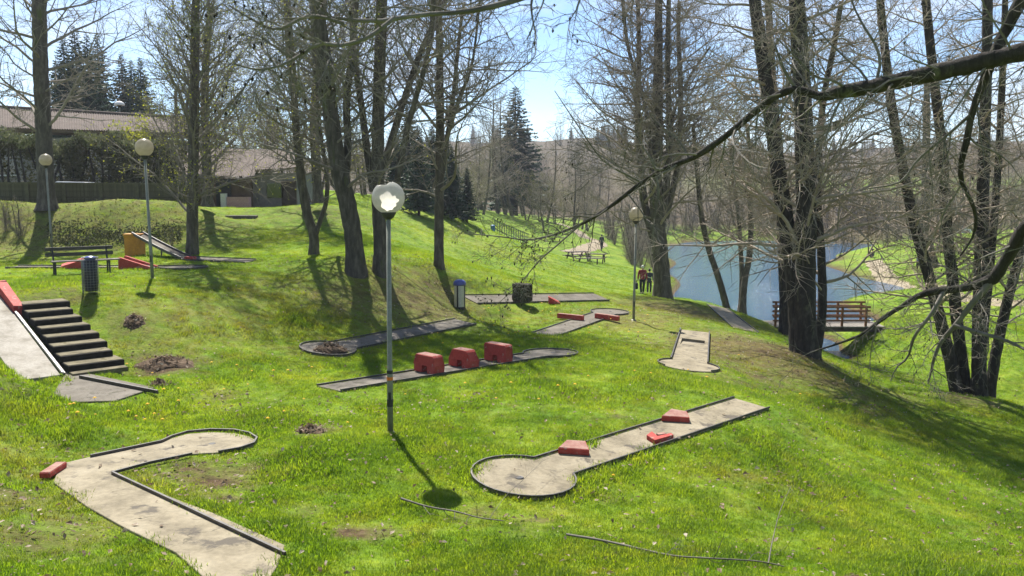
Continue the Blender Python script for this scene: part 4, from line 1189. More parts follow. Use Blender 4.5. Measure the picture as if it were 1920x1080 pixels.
part(root, 'eave_board', MB().bar(e0 + (0, .12, -.12), e1 + (0, .12, -.12), .05, .2), M['wallbrown'])
P = [(e0[0], e0[1] + .6), (e1[0] - .5, e1[1] + .6), (e1[0] - .5, e1[1] + 8.5), (e0[0], e0[1] + 8.5)]
part(root, 'wall', MB().prism(P, [6.5]*4, [11.1, 10.9, 10.9, 11.1]), M['wallgrey'])
for i in range(6):
    f = (i + .5) / 6; p = e0 + (e1 - e0)*f
    w_ = part(root, 'window', MB().box((p[0], p[1] + .57, 9.2), (1.1, .06, 1.2)), M['glass']); lpart(w_, 'sill', MB().box((p[0] + 20, p[1] + .5 - 57, 8.55 - 7), (1.3, .2, .08)), M['white'])
root = thing('garden_house', 'low outbuilding with pinkish tiled roof, brown wall and pink plinth', 'house', (-15, 54, 6.3))
d = 53.0
e0, e1 = at(335, 329, d), at(478, 330, d); r0, r1 = at(330, 277, d + 3.5), at(560, 281, d + 3.5)
e2, e3 = at(470, 318, d + .5), at(556, 311, d + 2.2)
tiled_roof(root, 'roof', e0, e1, at(478, 280, d + 3.5), r0, M['rooftile_pink'], 34, .035)
tiled_roof(root, 'roof', at(478.6, 318, d + .8), at(566, 313, d + .8), at(566, 281, d + 3.5), at(478.6, 280, d + 3.5), M['rooftile_pink'], 22, .035)
zb = 6.0
a, b = at(340, 333, d + .5), at(466, 333, d + .5)
part(root, 'wall', MB().prism([(a[0], a[1]), (b[0], b[1]), (b[0], b[1] + 5.5), (a[0], a[1] + 5.5)], zb, b[2] - .05), M['wallbrown'])
a2_, b2_ = at(466.5, 320, d + 1.3), at(556, 318, d + 1.3)
part(root, 'wall', MB().prism([(a2_[0], a2_[1]), (b2_[0], b2_[1]), (b2_[0], b2_[1] + 4.5), (a2_[0], a2_[1] + 4.5)], zb, a2_[2] - .15), M['wallgrey'])
p0, p1 = at(425, 371, d - .1), at(466, 371, d - .1)
part(root, 'plinth', MB().prism([(p0[0], p0[1]), (p1[0], p1[1]), (p1[0], p1[1] + .5), (p0[0], p0[1] + .5)], zb, p0[2] + .05), M['pink'])
p0, p1 = at(413, 363, d - .3), at(422, 363, d - .3)
part(root, 'gate_pillar', MB().prism([(p0[0], p0[1]), (p1[0], p1[1]), (p1[0], p1[1] + .4), (p0[0], p0[1] + .4)], zb, p0[2]), M['white'])
p0 = at(417, 352, d + .2); part(root, 'door', MB().box((p0[0], p0[1] + .2, 7.3), (.9, .06, 2.0)), M['black'])
p0 = at(515, 350, d + 1.2); w_ = part(root, 'window', MB().box((p0[0], p0[1] + .05, 7.6), (1.0, .06, .9)), M['glass'])
p0 = at(541, 350, d + 1.2); part(root, 'door', MB().box((p0[0], p0[1] + .05, 7.2), (.9, .06, 2.0)), M['tablewood'])
q = [on(at(492, 384, 50.5)), on(at(560, 384, 50.5)), on(at(562, 376, 54)), on(at(520, 376, 54))]
structure(mesh_obj('pavement', [p + (0, 0, .05) for p in q], [(0, 1, 2, 3)], M['conc_white']))

# dish lamp over the roof and a bare pole
q = at(224, 196, 63); root = thing('dish_lamp', 'white dish-topped street lamp rising behind the tiled roof', 'street lamp', (q[0], q[1], 7))
lpart(root, 'pole', MB().tube([(0,0,-.5), (0,0,q[2] - 7)], [.07, .045], 10), M['pole'])
lpart(root, 'dish', MB().lathe([(.34, -.06), (.36, 0), (.28, .14), (.14, .22), (.002, .25)], (0, 0, q[2] - 7), 20), M['white'], smooth=True)
lpart(root, 'lamp_head', MB().lathe([(.12, -.2), (.16, -.06)], (0, 0, q[2] - 7), 14), M['black'])
q = at(329, 170, 60); root = thing('utility_pole', 'plain brown wooden utility pole beyond the roofs', 'pole', (q[0], q[1], 7))
lpart(root, 'post', MB().tube([(0,0,-.5), (0,0,q[2] - 7)], [.13, .10], 10), M['wallbrown']); lpart(root, 'cross_arm', MB().box((0, -.11, q[2] - 7.5), (.9, .07, .09)), M['wallbrown'])

# ------------------------------------------------------------------ bare trees
UP = np.array((0, 0, 1.))
def unit(a): return a / (np.linalg.norm(a, axis=-1, keepdims=True) + 1e-9)

def resample(P, R, n):
    P = np.array(P, float); R = np.array(R, float)
    s = np.r_[0, np.cumsum(np.linalg.norm(np.diff(P, axis=0), axis=1))]
    # smooth with Catmull-Rom
    t = np.linspace(0, s[-1], n); out = []
    for q in t:
        i = min(np.searchsorted(s, q, side='right') - 1, len(P) - 2); i = max(i, 0)
        f = (q - s[i]) / (s[i+1] - s[i] + 1e-9)
        p0, p1, p2, p3 = P[max(i-1, 0)], P[i], P[i+1], P[min(i+2, len(P)-1)]
        out.append(.5*((2*p1) + (-p0+p2)*f + (2*p0-5*p1+4*p2-p3)*f*f + (-p0+3*p1-3*p2+p3)*f**3))
    return np.array(out), np.interp(t, s, R)

def tubes(P, R, k, rs=None, rough=0.0):
    """P (m,n,3), R (m,n) -> verts, quads; tips close to a point-like end"""
    m, n, _ = P.shape
    T = unit(np.gradient(P, axis=1)); D = unit(P[:, -1] - P[:, 0])
    ref = np.where(np.abs(D[:, 2:3]) < .9, UP[None], np.array((1., 0, 0))[None])
    u = unit(np.cross(D, ref))[:, None, :]; u = unit(u - (u*T).sum(-1, keepdims=True)*T); w = np.cross(T, u)
    a = 2*np.pi*np.arange(k)/k
    RR = R[:, :, None] * np.ones(k)
    if rough: RR = RR * (1 + rough*(rs.rand(m, n, k) - .5))
    V = P[:, :, None, :] + RR[..., None]*(u[:, :, None, :]*np.cos(a)[:, None] + w[:, :, None, :]*np.sin(a)[:, None])
    idx = np.arange(m*n*k).reshape(m, n, k)
    nx = np.roll(idx, -1, 2)
    Q = np.stack([idx[:, :-1], nx[:, :-1], nx[:, 1:], idx[:, 1:]], -1).reshape(-1, 4)
    return V.reshape(-1, 3), Q

def spawn(P, R, num, t0, t1, ang, length, n, trop, wig, rs, rr=.6, tip=.003, taper=1.0, rmax=1.0, swirl=None, tpow=1.0, thick=.013):
    """children: num per parent. length = f(t, parent_length) array"""
    m, np_, _ = P.shape
    t = t0 + (t1 - t0) * (((np.arange(num)[None] + rs.rand(m, num)) / num) ** tpow)
    x = t*(np_ - 1); i = np.minimum(x.astype(int), np_ - 2); f = (x - i)[..., None]
    mi = np.arange(m)[:, None]
    pos = P[mi, i]*(1-f) + P[mi, i+1]*f
    tan = unit(P[mi, i+1] - P[mi, i])
    rad = R[mi, i]*(1-f[..., 0]) + R[mi, i+1]*f[..., 0]
    plen = np.linalg.norm(np.diff(P, axis=1), axis=2).sum(1)[:, None]
    rnd = rs.randn(m, num, 3); perp = unit(rnd - (rnd*tan).sum(-1, keepdims=True)*tan)
    if swirl is not None:            # keep lateral branches spread evenly round upright stems
        az = swirl*np.arange(num)[None] + rs.rand(m, 1)*6.28 + (rs.rand(m, num) - .5)*.7
        a = unit(np.cross(tan, np.array((1., .13, .05)))); b = np.cross(tan, a)
        perp = a*np.cos(az)[..., None] + b*np.sin(az)[..., None]
    an = np.radians(ang[0] + (ang[1] - ang[0])*rs.rand(m, num))[..., None]
    d = tan*np.cos(an) + perp*np.sin(an)
    L = length(t, plen) * (.7 + .6*rs.rand(m, num))
    r0 = np.minimum(np.minimum(rad*rr, L*thick + .002), rmax)
    d = d.reshape(-1, 3); L = L.reshape(-1); pos = pos.reshape(-1, 3); r0 = r0.reshape(-1)
    pts = [pos]; st = (L/(n-1))[:, None]
    for j in range(n - 1):
        d = unit(d + UP*trop + rs.randn(len(d), 3)*wig); pts.append(pts[-1] + d*st)
    C = np.stack(pts, 1)
    f = np.linspace(0, 1, n)[None]
    return C, np.maximum(r0[:, None]*(1 - f*.85)**taper, np.minimum(tip, r0[:, None]))

def cat(parts):
    V, Q, o = [], [], 0
    for v, q in parts: V.append(v); Q.append(q + o); o += len(v)
    return np.concatenate(V), np.concatenate(Q)

def leaf_quads(P, size, rs, per=1, jit=.03):
    p = np.repeat(P, per, 0) + rs.randn(len(P)*per, 3)*jit
    A = unit(rs.randn(len(p), 3)); B = unit(np.cross(A, rs.randn(len(p), 3)))
    s = (size*(.6 + .8*rs.rand(len(p))))[:, None]
    V = np.stack([p - A*s, p - B*s*.55, p + A*s, p + B*s*.55], 1).reshape(-1, 3)
    return V, np.arange(len(p)*4).reshape(-1, 4)

def grow_crown(stems, rs, dens=1.0, l1=2.6, ang1=(48, 78), trop1=.06, from_t=.25, n3=8, n2=10, tw=.004, top_pow=1.0, l2f=.42, leaf=0, wig=.13, sag=0.0, l3=.5):
    """stems: list of (P,R). returns dict of twig meshes"""
    parts, tips = [], []
    for P, R in stems:
        Ls = np.linalg.norm(np.diff(P, axis=0), axis=1).sum()
        n1 = max(4, int(Ls*2.6*dens))
        A, AR = spawn(P[None], R[None], n1, from_t, .99, ang1, lambda t, pl: l1*(1.0 - .55*t**1.6)*np.minimum(1, pl*.14 + .1), 9, trop1, wig, rs, .55, .005, swirl=2.4, tpow=top_pow)
        B, BR = spawn(A, AR, n2, .12, .98, (30, 62), lambda t, pl: pl*l2f*(1 - .5*t), 5, trop1*.8 - sag, wig*1.2, rs, .7, tw)
        C, CR = spawn(B, BR, n3, .10, 1.0, (28, 65), lambda t, pl: np.maximum(pl*l3*(1 - .3*t), .12), 3, trop1*.6 - sag, wig*1.6, rs, .8, tw*.8)
        parts += [tubes(A, AR, 5), tubes(B, BR, 4), tubes(C, CR, 3)]
        tips.append(C[:, 1:].reshape(-1, 3))
    return cat(parts), np.concatenate(tips)

def stem_from_px(pts, d, r0, r1, n=22, lift_to=None, dd=None, rs=None):
    """trunk polyline from pixels at distance d (dd: extra distance gained towards the top), continued upward out of the picture"""
    W = []
    for i, (x, y) in enumerate(pts):
        f = i/(len(pts)-1); W.append(at(x, y, d + (dd or 0)*f))
    W = np.array(W)
    W[0, 2] -= .25
    if lift_to:
        e = W[-1] - W[-2]; e = e/np.linalg.norm(e); e = unit(e + UP*.25); q = W[-1]
        steps = max(2, int((lift_to - q[2])/1.6)); st = (lift_to - q[2])/max(e[2], .3)/steps
        for _ in range(steps):
            e = unit(e + (rs.randn(3)*.07 if rs is not None else 0)); q = q + e*st; W = np.vstack([W, q])
    s = np.r_[0, np.cumsum(np.linalg.norm(np.diff(W, axis=0), axis=1))]; s /= s[-1]
    R = r0*(1 - s) + r1*s
    return resample(W, R, n)

TRI = [0]
def trunk_mesh(root, name, P, R, rs, mat, flare=1.6, k=14):
    R = R.copy(); R[0] *= flare; R[1] *= 1 + (flare - 1)*.35
    n = 3*len(P); P2, R2 = resample(P, R, n)
    V, Q = tubes(P2[None], R2[None], k, rs, .11)
    off = np.array(root.location); return fast_mesh(name, V - off, Q, mat, root)

def bare_tree(label, stems_px, d, seed, H=17, name='bare_tree', cat_='tree', dens=1.0, leaf=0, leafmat='bud', twig='twig', bark='bark', group=None, base=None, flare=1.5, **kw):
    rs = np.random.RandomState(seed)
    stems = []
    for sp_ in stems_px:
        pts, r0, r1 = sp_[:3]; hh = sp_[3] if len(sp_) > 3 else H; dd = sp_[4] if len(sp_) > 4 else 0; d0 = sp_[5] if len(sp_) > 5 else 0
        g0 = float(gz(0, 0))*0
        stems.append(stem_from_px(pts, d + d0, r0, r1, 26, hh if hh else None, dd, rs))
    b = stems[0][0][0]
    root = thing(name, label, cat_, (b[0], b[1], float(gz(b[0], b[1]))), group=group)
    for i, (P, R) in enumerate(stems):
        trunk_mesh(root, 'trunk' if i == 0 else 'stem', P, R, rs, M[bark], flare if abs(P[0, 2] - b[2]) < .6 else 1.05)
    (V, Q), tips = grow_crown(stems, rs, dens, **kw)
    off = np.array(root.location)
    c = fast_mesh('crown', V - off, Q, M[twig], root, smooth=False)
    TRI[0] += len(Q)*2
    if leaf:
        pick = tips[rs.rand(len(tips)) < leaf]
        v, q = leaf_quads(pick, .036, rs, 1, .03); o = fast_mesh('leaves', v - off, q, M[leafmat], root, smooth=False); o['kind'] = 'stuff'; TRI[0] += len(q)*2
    return root

# --- left: the tall tree on the bank by the fence
def gd(px, py): return float(gp(px, py)[1])
bare_tree('thick-trunked bare tree on the bank by the picket fence, its shadow falling down the bank', [([(88, 385), (84, 300), (80, 210), (76, 120), (74, 40), (74, 0)], .40, .30, 20)], 43.6, 11,
          dens=.85, l1=6.4, ang1=(50, 78), trop1=.05, from_t=.26, n2=12, n3=8, tw=.006)
# --- slender pair with young leaves
bare_tree('slender tree with young yellow-green leaves standing on the lawn at the foot of the bank', [([(360, 478), (361, 380), (363, 270), (365, 150), (366, 40), (368, 0)], .24, .13, 17)], gd(360, 478), 12,
          dens=2.0, l1=4.2, ang1=(38, 60), trop1=.035, from_t=.14, n2=11, n3=8, leaf=.42, tw=.006, wig=.10)
bare_tree('slender leafing tree on top of the bank behind the pinkish-roofed outbuilding\'s garden', [([(389, 378), (387, 300), (384, 200), (388, 90), (396, 0)], .26, .13, 17)], 45.5, 13,
          dens=1.8, l1=4.6, ang1=(38, 62), trop1=.03, from_t=.16, n2=11, n3=8, leaf=.8, tw=.007, wig=.10)
# --- forked small tree
d4 = gd(588, 478)
bare_tree('small tree forking low into two thin stems on the upper lawn', [([(588, 480), (588, 440), (577, 405), (567, 350), (556, 250), (548, 120), (540, 0)], .20, .10, 15),
          ([(589, 437), (600, 415), (611, 380), (613, 330), (600, 240), (590, 120)], .10, .05, 13)], d4, 14, dens=1.1, l1=3.6, from_t=.34, n2=9, n3=7, leaf=.3, tw=.006)
bare_tree('twin-stemmed grey tree standing behind the forked tree at the top of the lawn', [([(597, 372), (592, 300), (590, 200), (600, 80), (608, 0)], .27, .16, 18), ([(575, 372), (560, 300), (552, 200), (540, 90), (536, 0)], .2, .11, 17, 0, .8)], 47.5, 15,
          dens=1.1, l1=4.4, from_t=.22, n2=10, n3=7, leaf=.4, tw=.008)
# --- the central pair on the brow
d5 = gd(668, 508)
bare_tree('stout bare tree leaning left on the brow of the bank, splitting into several stems', [([(668, 510), (662, 440), (650, 375), (636, 320), (624, 240), (612, 140), (600, 50), (594, 0)], .33, .18, 17, -1),
          ([(644, 350), (652, 270), (650, 190), (660, 100), (668, 0)], .15, .08, 16), ([(634, 310), (622, 240), (596, 150), (588, 60), (585, 0)], .13, .08, 15, 1.5)], d5, 16, dens=1.0, l1=3.8, from_t=.2, n2=10, n3=9, leaf=.16, tw=.005)
bare_tree('upright bare tree on the brow of the bank with forked leaning stems above', [([(714, 507), (712, 430), (708, 340), (709, 240), (712, 120), (716, 0)], .25, .17, 18),
          ([(712, 320), (738, 250), (760, 180), (790, 95), (815, 40), (835, 0)], .14, .08, 16, 1.5), ([(742, 335), (762, 250), (778, 190), (800, 110), (812, 20)], .11, .06, 16, -1.5), ([(700, 345), (688, 280), (678, 200), (662, 90), (660, 0)], .14, .08, 16, 1)], d5 + .5, 17, dens=.95, l1=3.5, from_t=.24, n2=9, n3=7, tw=.005)
d7 = gd(823, 503)
bare_tree('straight slim bare tree further down the green slope, above the steel bin', [([(823, 505), (823, 430), (824, 330), (825, 200), (824, 90), (822, 0)], .20, .11, 17),
          ([(826, 330), (838, 260), (848, 200), (857, 110), (866, 30), (872, 0)], .11, .06, 15, .8), ([(832, 265), (850, 215), (862, 180), (885, 120), (900, 0)], .06, .04, 14, -1)], d7, 18, dens=1.0, l1=4.6, ang1=(45, 82), from_t=.24, n2=10, n3=8, tw=.005, trop1=.03)
# --- lakeside group
bare_tree('many-stemmed bare tree by the lake shore beside the walkers', [([(1243, 562), (1240, 500), (1234, 430), (1230, 350), (1232, 250), (1234, 120), (1235, 0)], .46, .15, 19), ([(1236, 470), (1212, 400), (1202, 320), (1196, 220), (1198, 100), (1196, 0)], .22, .10, 18, 1),
          ([(1240, 420), (1250, 340), (1255, 250), (1252, 130), (1254, 0)], .2, .1, 18, -1), ([(1248, 400), (1272, 300), (1276, 180), (1272, 60), (1274, 0)], .18, .09, 17, .6), ([(1225, 420), (1220, 300), (1210, 200), (1178, 90), (1168, 0)], .13, .07, 16, -.8), ([(1250, 330), (1262, 220), (1290, 150), (1330, 90)], .10, .05, 15, .3)], gd(1243, 560), 18,
          dens=.9, l1=5.2, ang1=(48, 85), from_t=.2, n2=10, n3=8, tw=.008, trop1=.035, twig='twig_brown')
bare_tree('dark leaning waterside tree trunk over the lake edge', [([(1366, 582), (1350, 530), (1330, 470), (1316, 410), (1308, 330), (1300, 240)], .19, .09, 11)], 46.3, 19, dens=.9, l1=3.0, from_t=.35, n2=8, n3=6, tw=.008, twig='twig_brown')
bare_tree('pair of thin dark stems at the very edge of the lake', [([(1392, 580), (1396, 530), (1405, 480), (1408, 420), (1404, 330)], .18, .09, 11), ([(1388, 580), (1391, 530), (1389, 470), (1384, 400), (1372, 320)], .14, .08, 10, 0, .3)], 45.8, 20, dens=.9, l1=3.0, from_t=.35, n2=8, n3=6, tw=.008, twig='twig_brown')
# --- big tree right of centre
d12 = gd(1510, 665)
bare_tree('massive dark double-trunked tree in front of the footbridge', [([(1512, 670), (1510, 600), (1509, 520), (1512, 430), (1510, 330), (1506, 220), (1500, 100), (1494, 0)], .36, .20, 18), ([(1502, 668), (1494, 580), (1484, 480), (1470, 390), (1455, 290), (1440, 180), (1426, 80), (1415, 0)], .30, .15, 18, .6, .15),
          ([(1526, 668), (1541, 590), (1540, 480), (1533, 380), (1535, 290), (1545, 180)], .16, .08, 14, 1.5, .3)], d12, 21, dens=1.15, l1=4.6, ang1=(50, 88), from_t=.2, n2=11, n3=9, tw=.005, trop1=.02, bark='bark_dark', twig='twig_brown')
bare_tree('dark tree trunk rising at the near end of the footbridge, behind the massive tree', [([(1474, 615), (1470, 520), (1466, 420), (1462, 300), (1450, 170), (1440, 0)], .26, .14, 16)], 39.5, 22, dens=.9, l1=3.6, from_t=.25, n2=8, n3=6, tw=.007, bark='bark_dark', twig='twig_brown')
# --- right clump
bare_tree('clump of leaning dark alder stems on the stream bank', [([(1800, 748), (1778, 660), (1742, 520), (1715, 420), (1690, 300), (1668, 170), (1650, 0)], .22, .12, 15), ([(1815, 748), (1800, 650), (1788, 540), (1775, 420), (1766, 280), (1748, 120), (1736, 0)], .21, .13, 16, 0, .25),
          ([(1836, 750), (1836, 640), (1838, 520), (1842, 400), (1846, 250), (1850, 120), (1852, 0)], .25, .14, 16, 0, -.2), ([(1852, 748), (1868, 660), (1890, 560), (1912, 480), (1935, 400), (1960, 300)], .19, .11, 13, 0, .3), ([(1842, 640), (1858, 480), (1870, 330), (1878, 180), (1885, 0)], .15, .09, 15, .5)], gd(1820, 742), 23,
          dens=1.0, l1=3.5, ang1=(50, 88), from_t=.2, n2=10, n3=7, tw=.004, trop1=.01, bark='bark_dark', twig='twig_brown', name='alder_clump')
bare_tree('slim dark tree standing alone on the meadow path behind the alder clump', [([(1748, 495), (1735, 420), (1736, 350), (1737, 250), (1738, 150)], .42, .2, 16)], 66, 24, dens=.9, l1=4.5, from_t=.2, n2=8, n3=6, tw=.011, twig='twig_brown')

# ------------------------------------------------------------------ the near alder whose boughs cross the view; its trunk stands just outside the picture
rs = np.random.RandomState(40)
base = np.array((7.6, 6.2, 0.)); base[2] = float(gz(7.6, 6.2))
root = thing('alder_tree', 'near alder with cone-hung boughs crossing the view', 'tree', base)
tr_, trr = resample([base - (0, 0, .3), base + (-.1, .1, 1.6), base + (-.05, .3, 3.5), base + (.2, .5, 6.5), base + (.1, .8, 10), base + (.3, 1, 13)], [.30, .24, .21, .17, .11, .05], 26)
trunk_mesh(root, 'trunk', tr_, trr, rs, M['bark_dark'])
off = base
def bough(start, px, r0, r1, n=26):
    P = ([np.array(start)] if start is not None else []) + [at(x, y, d) for x, y, d in px]
    s = np.linspace(0, 1, len(P)); return resample(P, r0*(1-s) + r1*s, n)
main = bough(base + (-.1, .2, 4.5), [(2200, 40, 6.5), (2050, 68, 6.6), (1960, 88, 6.7), (1880, 106, 6.8), (1800, 126, 6.9), (1720, 143, 7.0), (1640, 161, 7.1), (1575, 172, 7.2), (1530, 181, 7.25), (1492, 166, 7.3), (1440, 190, 7.4), (1380, 240, 7.5), (1310, 290, 7.7), (1250, 315, 7.8), (1200, 345, 7.9), (1140, 390, 8.0), (1090, 420, 8.1), (1040, 440, 8.1)], .105, .018, 60)
main = (main[0], np.interp(-main[0][:, 0], [-7.6, -4.0, -3.0, -2.6, -2.45, -1.9, -1.0, -.3], [.10, .070, .062, .054, .034, .029, .019, .008]))
b2 = bough(base + (-.1, .3, 5.6), [(2150, -160, 6.7), (2000, -90, 6.8), (1925, -10, 6.9), (1892, 45, 7.0), (1868, 90, 7.0), (1850, 140, 7.0), (1825, 205, 7.05), (1812, 265, 7.1), (1800, 330, 7.2), (1822, 380, 7.3), (1830, 430, 7.4), (1800, 480, 7.5)], .06, .008, 34)
b3 = bough(base + (-.1, .2, 3.3), [(2300, 240, 7.1), (2100, 320, 7.6), (1950, 405, 8.0), (1915, 440, 8.2), (1885, 490, 8.4), (1858, 525, 8.5), (1815, 538, 8.6), (1770, 545, 8.7), (1735, 548, 8.8), (1690, 575, 8.9), (1650, 600, 9.0), (1620, 625, 9.1), (1560, 648, 9.2), (1520, 660, 9.3)], .082, .005, 36)
b4 = bough(None, [(1858, 527, 8.5), (1830, 560, 8.5), (1795, 605, 8.6), (1765, 640, 8.7), (1752, 670, 8.7), (1745, 700, 8.8), (1740, 720, 8.8)], .035, .006, 16)
b5 = bough(None, [(1790, 610, 8.6), (1840, 625, 8.4), (1890, 640, 8.2), (1930, 660, 8.0)], .022, .012, 10)
b6 = bough(None, [(1770, 545, 8.7), (1745, 590, 8.6), (1715, 630, 8.7), (1702, 670, 8.8), (1680, 690, 8.8), (1670, 715, 8.8)], .022, .004, 14)
b7 = bough(base + (0, .5, 6.8), [(2100, -420, 6.8), (1600, -260, 6.2), (1200, -80, 5.4), (1010, -15, 5.0), (940, 8, 4.8), (870, 22, 4.7), (800, 27, 4.6), (740, 33, 4.5), (690, 42, 4.5), (645, 44, 4.4), (605, 28, 4.4), (560, 26, 4.3), (530, 35, 4.3)], .022, .004, 40)
b8 = bough(None, [(740, 33, 4.5), (690, 70, 4.4), (640, 85, 4.4), (600, 82, 4.3), (560, 105, 4.3), (520, 125, 4.2), (480, 130, 4.2), (440, 120, 4.1)], .012, .004, 18)
b9 = bough(None, [(645, 44, 4.4), (580, 30, 4.3), (520, 55, 4.3), (470, 35, 4.2), (430, 10, 4.2)], .010, .004, 14)
b10 = bough(None, [(1205, 343, 7.9), (1180, 330, 7.9), (1130, 300, 7.8), (1080, 230, 7.7), (1040, 170, 7.6)], .012, .003, 12)
b11 = bough(None, [(1265, 312, 7.8), (1230, 318, 7.8), (1222, 300, 7.8), (1205, 275, 7.8), (1195, 255, 7.8)], .014, .004, 10)
b12 = bough(None, [(1492, 166, 7.3), (1470, 130, 7.3), (1455, 90, 7.3), (1448, 70, 7.4)], .016, .006, 9)
b13 = bough(None, [(1592, 168, 7.2), (1560, 150, 7.1), (1530, 145, 7.1), (1505, 120, 7.0), (1480, 95, 7.0), (1455, 70, 7.0)], .014, .004, 12)
b14 = bough(None, [(1040, 440, 8.1), (990, 450, 8.2), (950, 445, 8.2), (900, 440, 8.3), (860, 438, 8.3)], .010, .003, 10)
b15 = bough(None, [(1090, 420, 8.1), (1050, 455, 8.1), (1010, 490, 8.1), (985, 520, 8.1), (950, 555, 8.1), (925, 575, 8.1)], .009, .002, 12)
b16 = bough(None, [(1825, 210, 7.05), (1780, 250, 7.1), (1720, 300, 7.2), (1690, 340, 7.2), (1640, 352, 7.2), (1620, 355, 7.2)], .014, .004, 12)
b17 = bough(None, [(1640, 161, 7.1), (1650, 120, 7.1), (1642, 85, 7.1), (1620, 50, 7.1), (1600, 10, 7.2), (1590, -30, 7.2)], .014, .006, 12)
bough_list = [main, b2, b3, b7]
minor = [b4, b5, b6, b8, b9, b10, b11, b12, b13, b14, b15, b16, b17]
for P, R in bough_list:
    P, R = resample(P, R * (1 + .12*np.sin(np.arange(len(R))*1.9) * (rs.rand(len(R)) < .6)), len(R)*2); V, Q = tubes(P[None], R[None], 12, rs, .2); fast_mesh('bough', V - off, Q, M['twig_pale' if P[-1][1] < 5 else 'bark_dark'], root)
parts_, tipsA = [], []
for P, R in minor:
    V, Q = tubes(P[None], R[None], 7, rs, .15); fast_mesh('side_branch', V - off, Q, M['twig_pale'], root)
parts_ = []
for (P, R), n1, t0, l_, in ((main, 34, .42, .95), (main, 9, .2, .7), (b2, 16, .3, .7), (b3, 18, .35, .8), (b4, 10, .1, .5), (b6, 8, .1, .45), (b5, 6, .1, .4), (b7, 22, .5, .5), (b8, 14, .1, .38), (b9, 12, .1, .35), (b10, 9, .2, .5), (b14, 10, .1, .42), (b15, 16, .1, .34), (b13, 8, .2, .4), (b16, 9, .2, .5), (b17, 8, .2, .5), (b11, 5, .2, .4)):
    A, AR = spawn(P[None], R[None], n1, t0, 1.0 if n1 != 9 else .42, (35, 75), lambda t, pl: l_*(1.15 - .5*t), 7, -.02, .16, rs, .5, .0022, rmax=.011)
    B, BR = spawn(A, AR, 8, .15, 1.0, (30, 65), lambda t, pl: pl*.42*(1.1 - .5*t), 4, -.03, .18, rs, .7, .0018)
    C, CR = spawn(B, BR, 4, .2, 1.0, (30, 65), lambda t, pl: pl*.45, 3, -.05, .2, rs, .8, .0014)
    parts_ += [tubes(A, AR, 4), tubes(B, BR, 3), tubes(C, CR, 3)]
    tipsA.append(B[:, -1])
    if n1 in (16, 22, 14, 12): tipsA.append(C[:, -1][::2])
V, Q = cat(parts_); fast_mesh('twigs', V - off, Q, M['twig_pale'], root, smooth=False); TRI[0] += len(Q)*2
tp = np.concatenate(tipsA); tp = tp[rs.rand(len(tp)) < np.where(tp[:, 1] < 5.6, .10, .26)]
# small hanging cones: six-sided spindles
cv, cq = [], []
n = len(tp); L_ = .015 + .013*rs.rand(n); r_ = .005 + .003*rs.rand(n)
rows = np.array(((.15, 0.), (.9, .3), (1., .6), (.2, 1.)))
PP = tp[:, None, :] + np.stack([(rs.rand(n, 4) - .5)*.004, (rs.rand(n, 4) - .5)*.004, -rows[None, :, 1]*L_[:, None]], -1)
V, Q = tubes(PP, rows[None, :, 0]*r_[:, None], 6); o = fast_mesh('cones', V - off, Q, M['cone'], root); o['kind'] = 'stuff'
# crown above, outside the picture
(V, Q), _ = grow_crown([(tr_[10:], trr[10:])], rs, .7, l1=3.0, n2=6, n3=4, tw=.004); fast_mesh('crown', V - off, Q, M['twig'], root, smooth=False)

# ------------------------------------------------------------------ background trees: a few kinds, copied
def proto_bare(seed, H, r, dens, l1, name, label, group, leaf=0, leafmat='leafgreen', nst=1, twig='twig_brown', tw=.014, n2=7, n3=5, ft=.16, lsz=.07):
    rs = np.random.RandomState(seed); stems = []
    for i in range(nst):
        b = np.array(((rs.rand() - .5)*.5*(nst > 1), (rs.rand() - .5)*.5*(nst > 1), -.6)); e = unit(np.array((rs.randn()*.12, rs.randn()*.12, 1.)))
        P = [b]
        for j in range(6): e = unit(e + np.r_[rs.randn(2)*.07, .05]); P.append(P[-1] + e*(H/6)*(1 - .15*i))
        stems.append(resample(P, np.linspace(r*(1 - .2*i), .03, 7), 16))
    root = thing(name, label, 'tree', (0, 0, 0), group=group)
    V, Q = cat([tubes(P[None], R[None], 7, rs, .1) for P, R in stems]); fast_mesh('trunk', V, Q, M['bark'], root)
    (V, Q), tips = grow_crown(stems, rs, dens, l1=l1, from_t=ft, n2=n2, n3=n3, tw=tw, ang1=(40, 75))
    fast_mesh('crown', V, Q, M[twig], root, smooth=False); TRI[0] += len(Q)*2
    if leaf:
        v, q = leaf_quads(tips[rs.rand(len(tips)) < leaf], lsz, rs, 1, .12); o = fast_mesh('leaves', v, q, M[leafmat], root, smooth=False); o['kind'] = 'stuff'; TRI[0] += len(q)*2
    return root

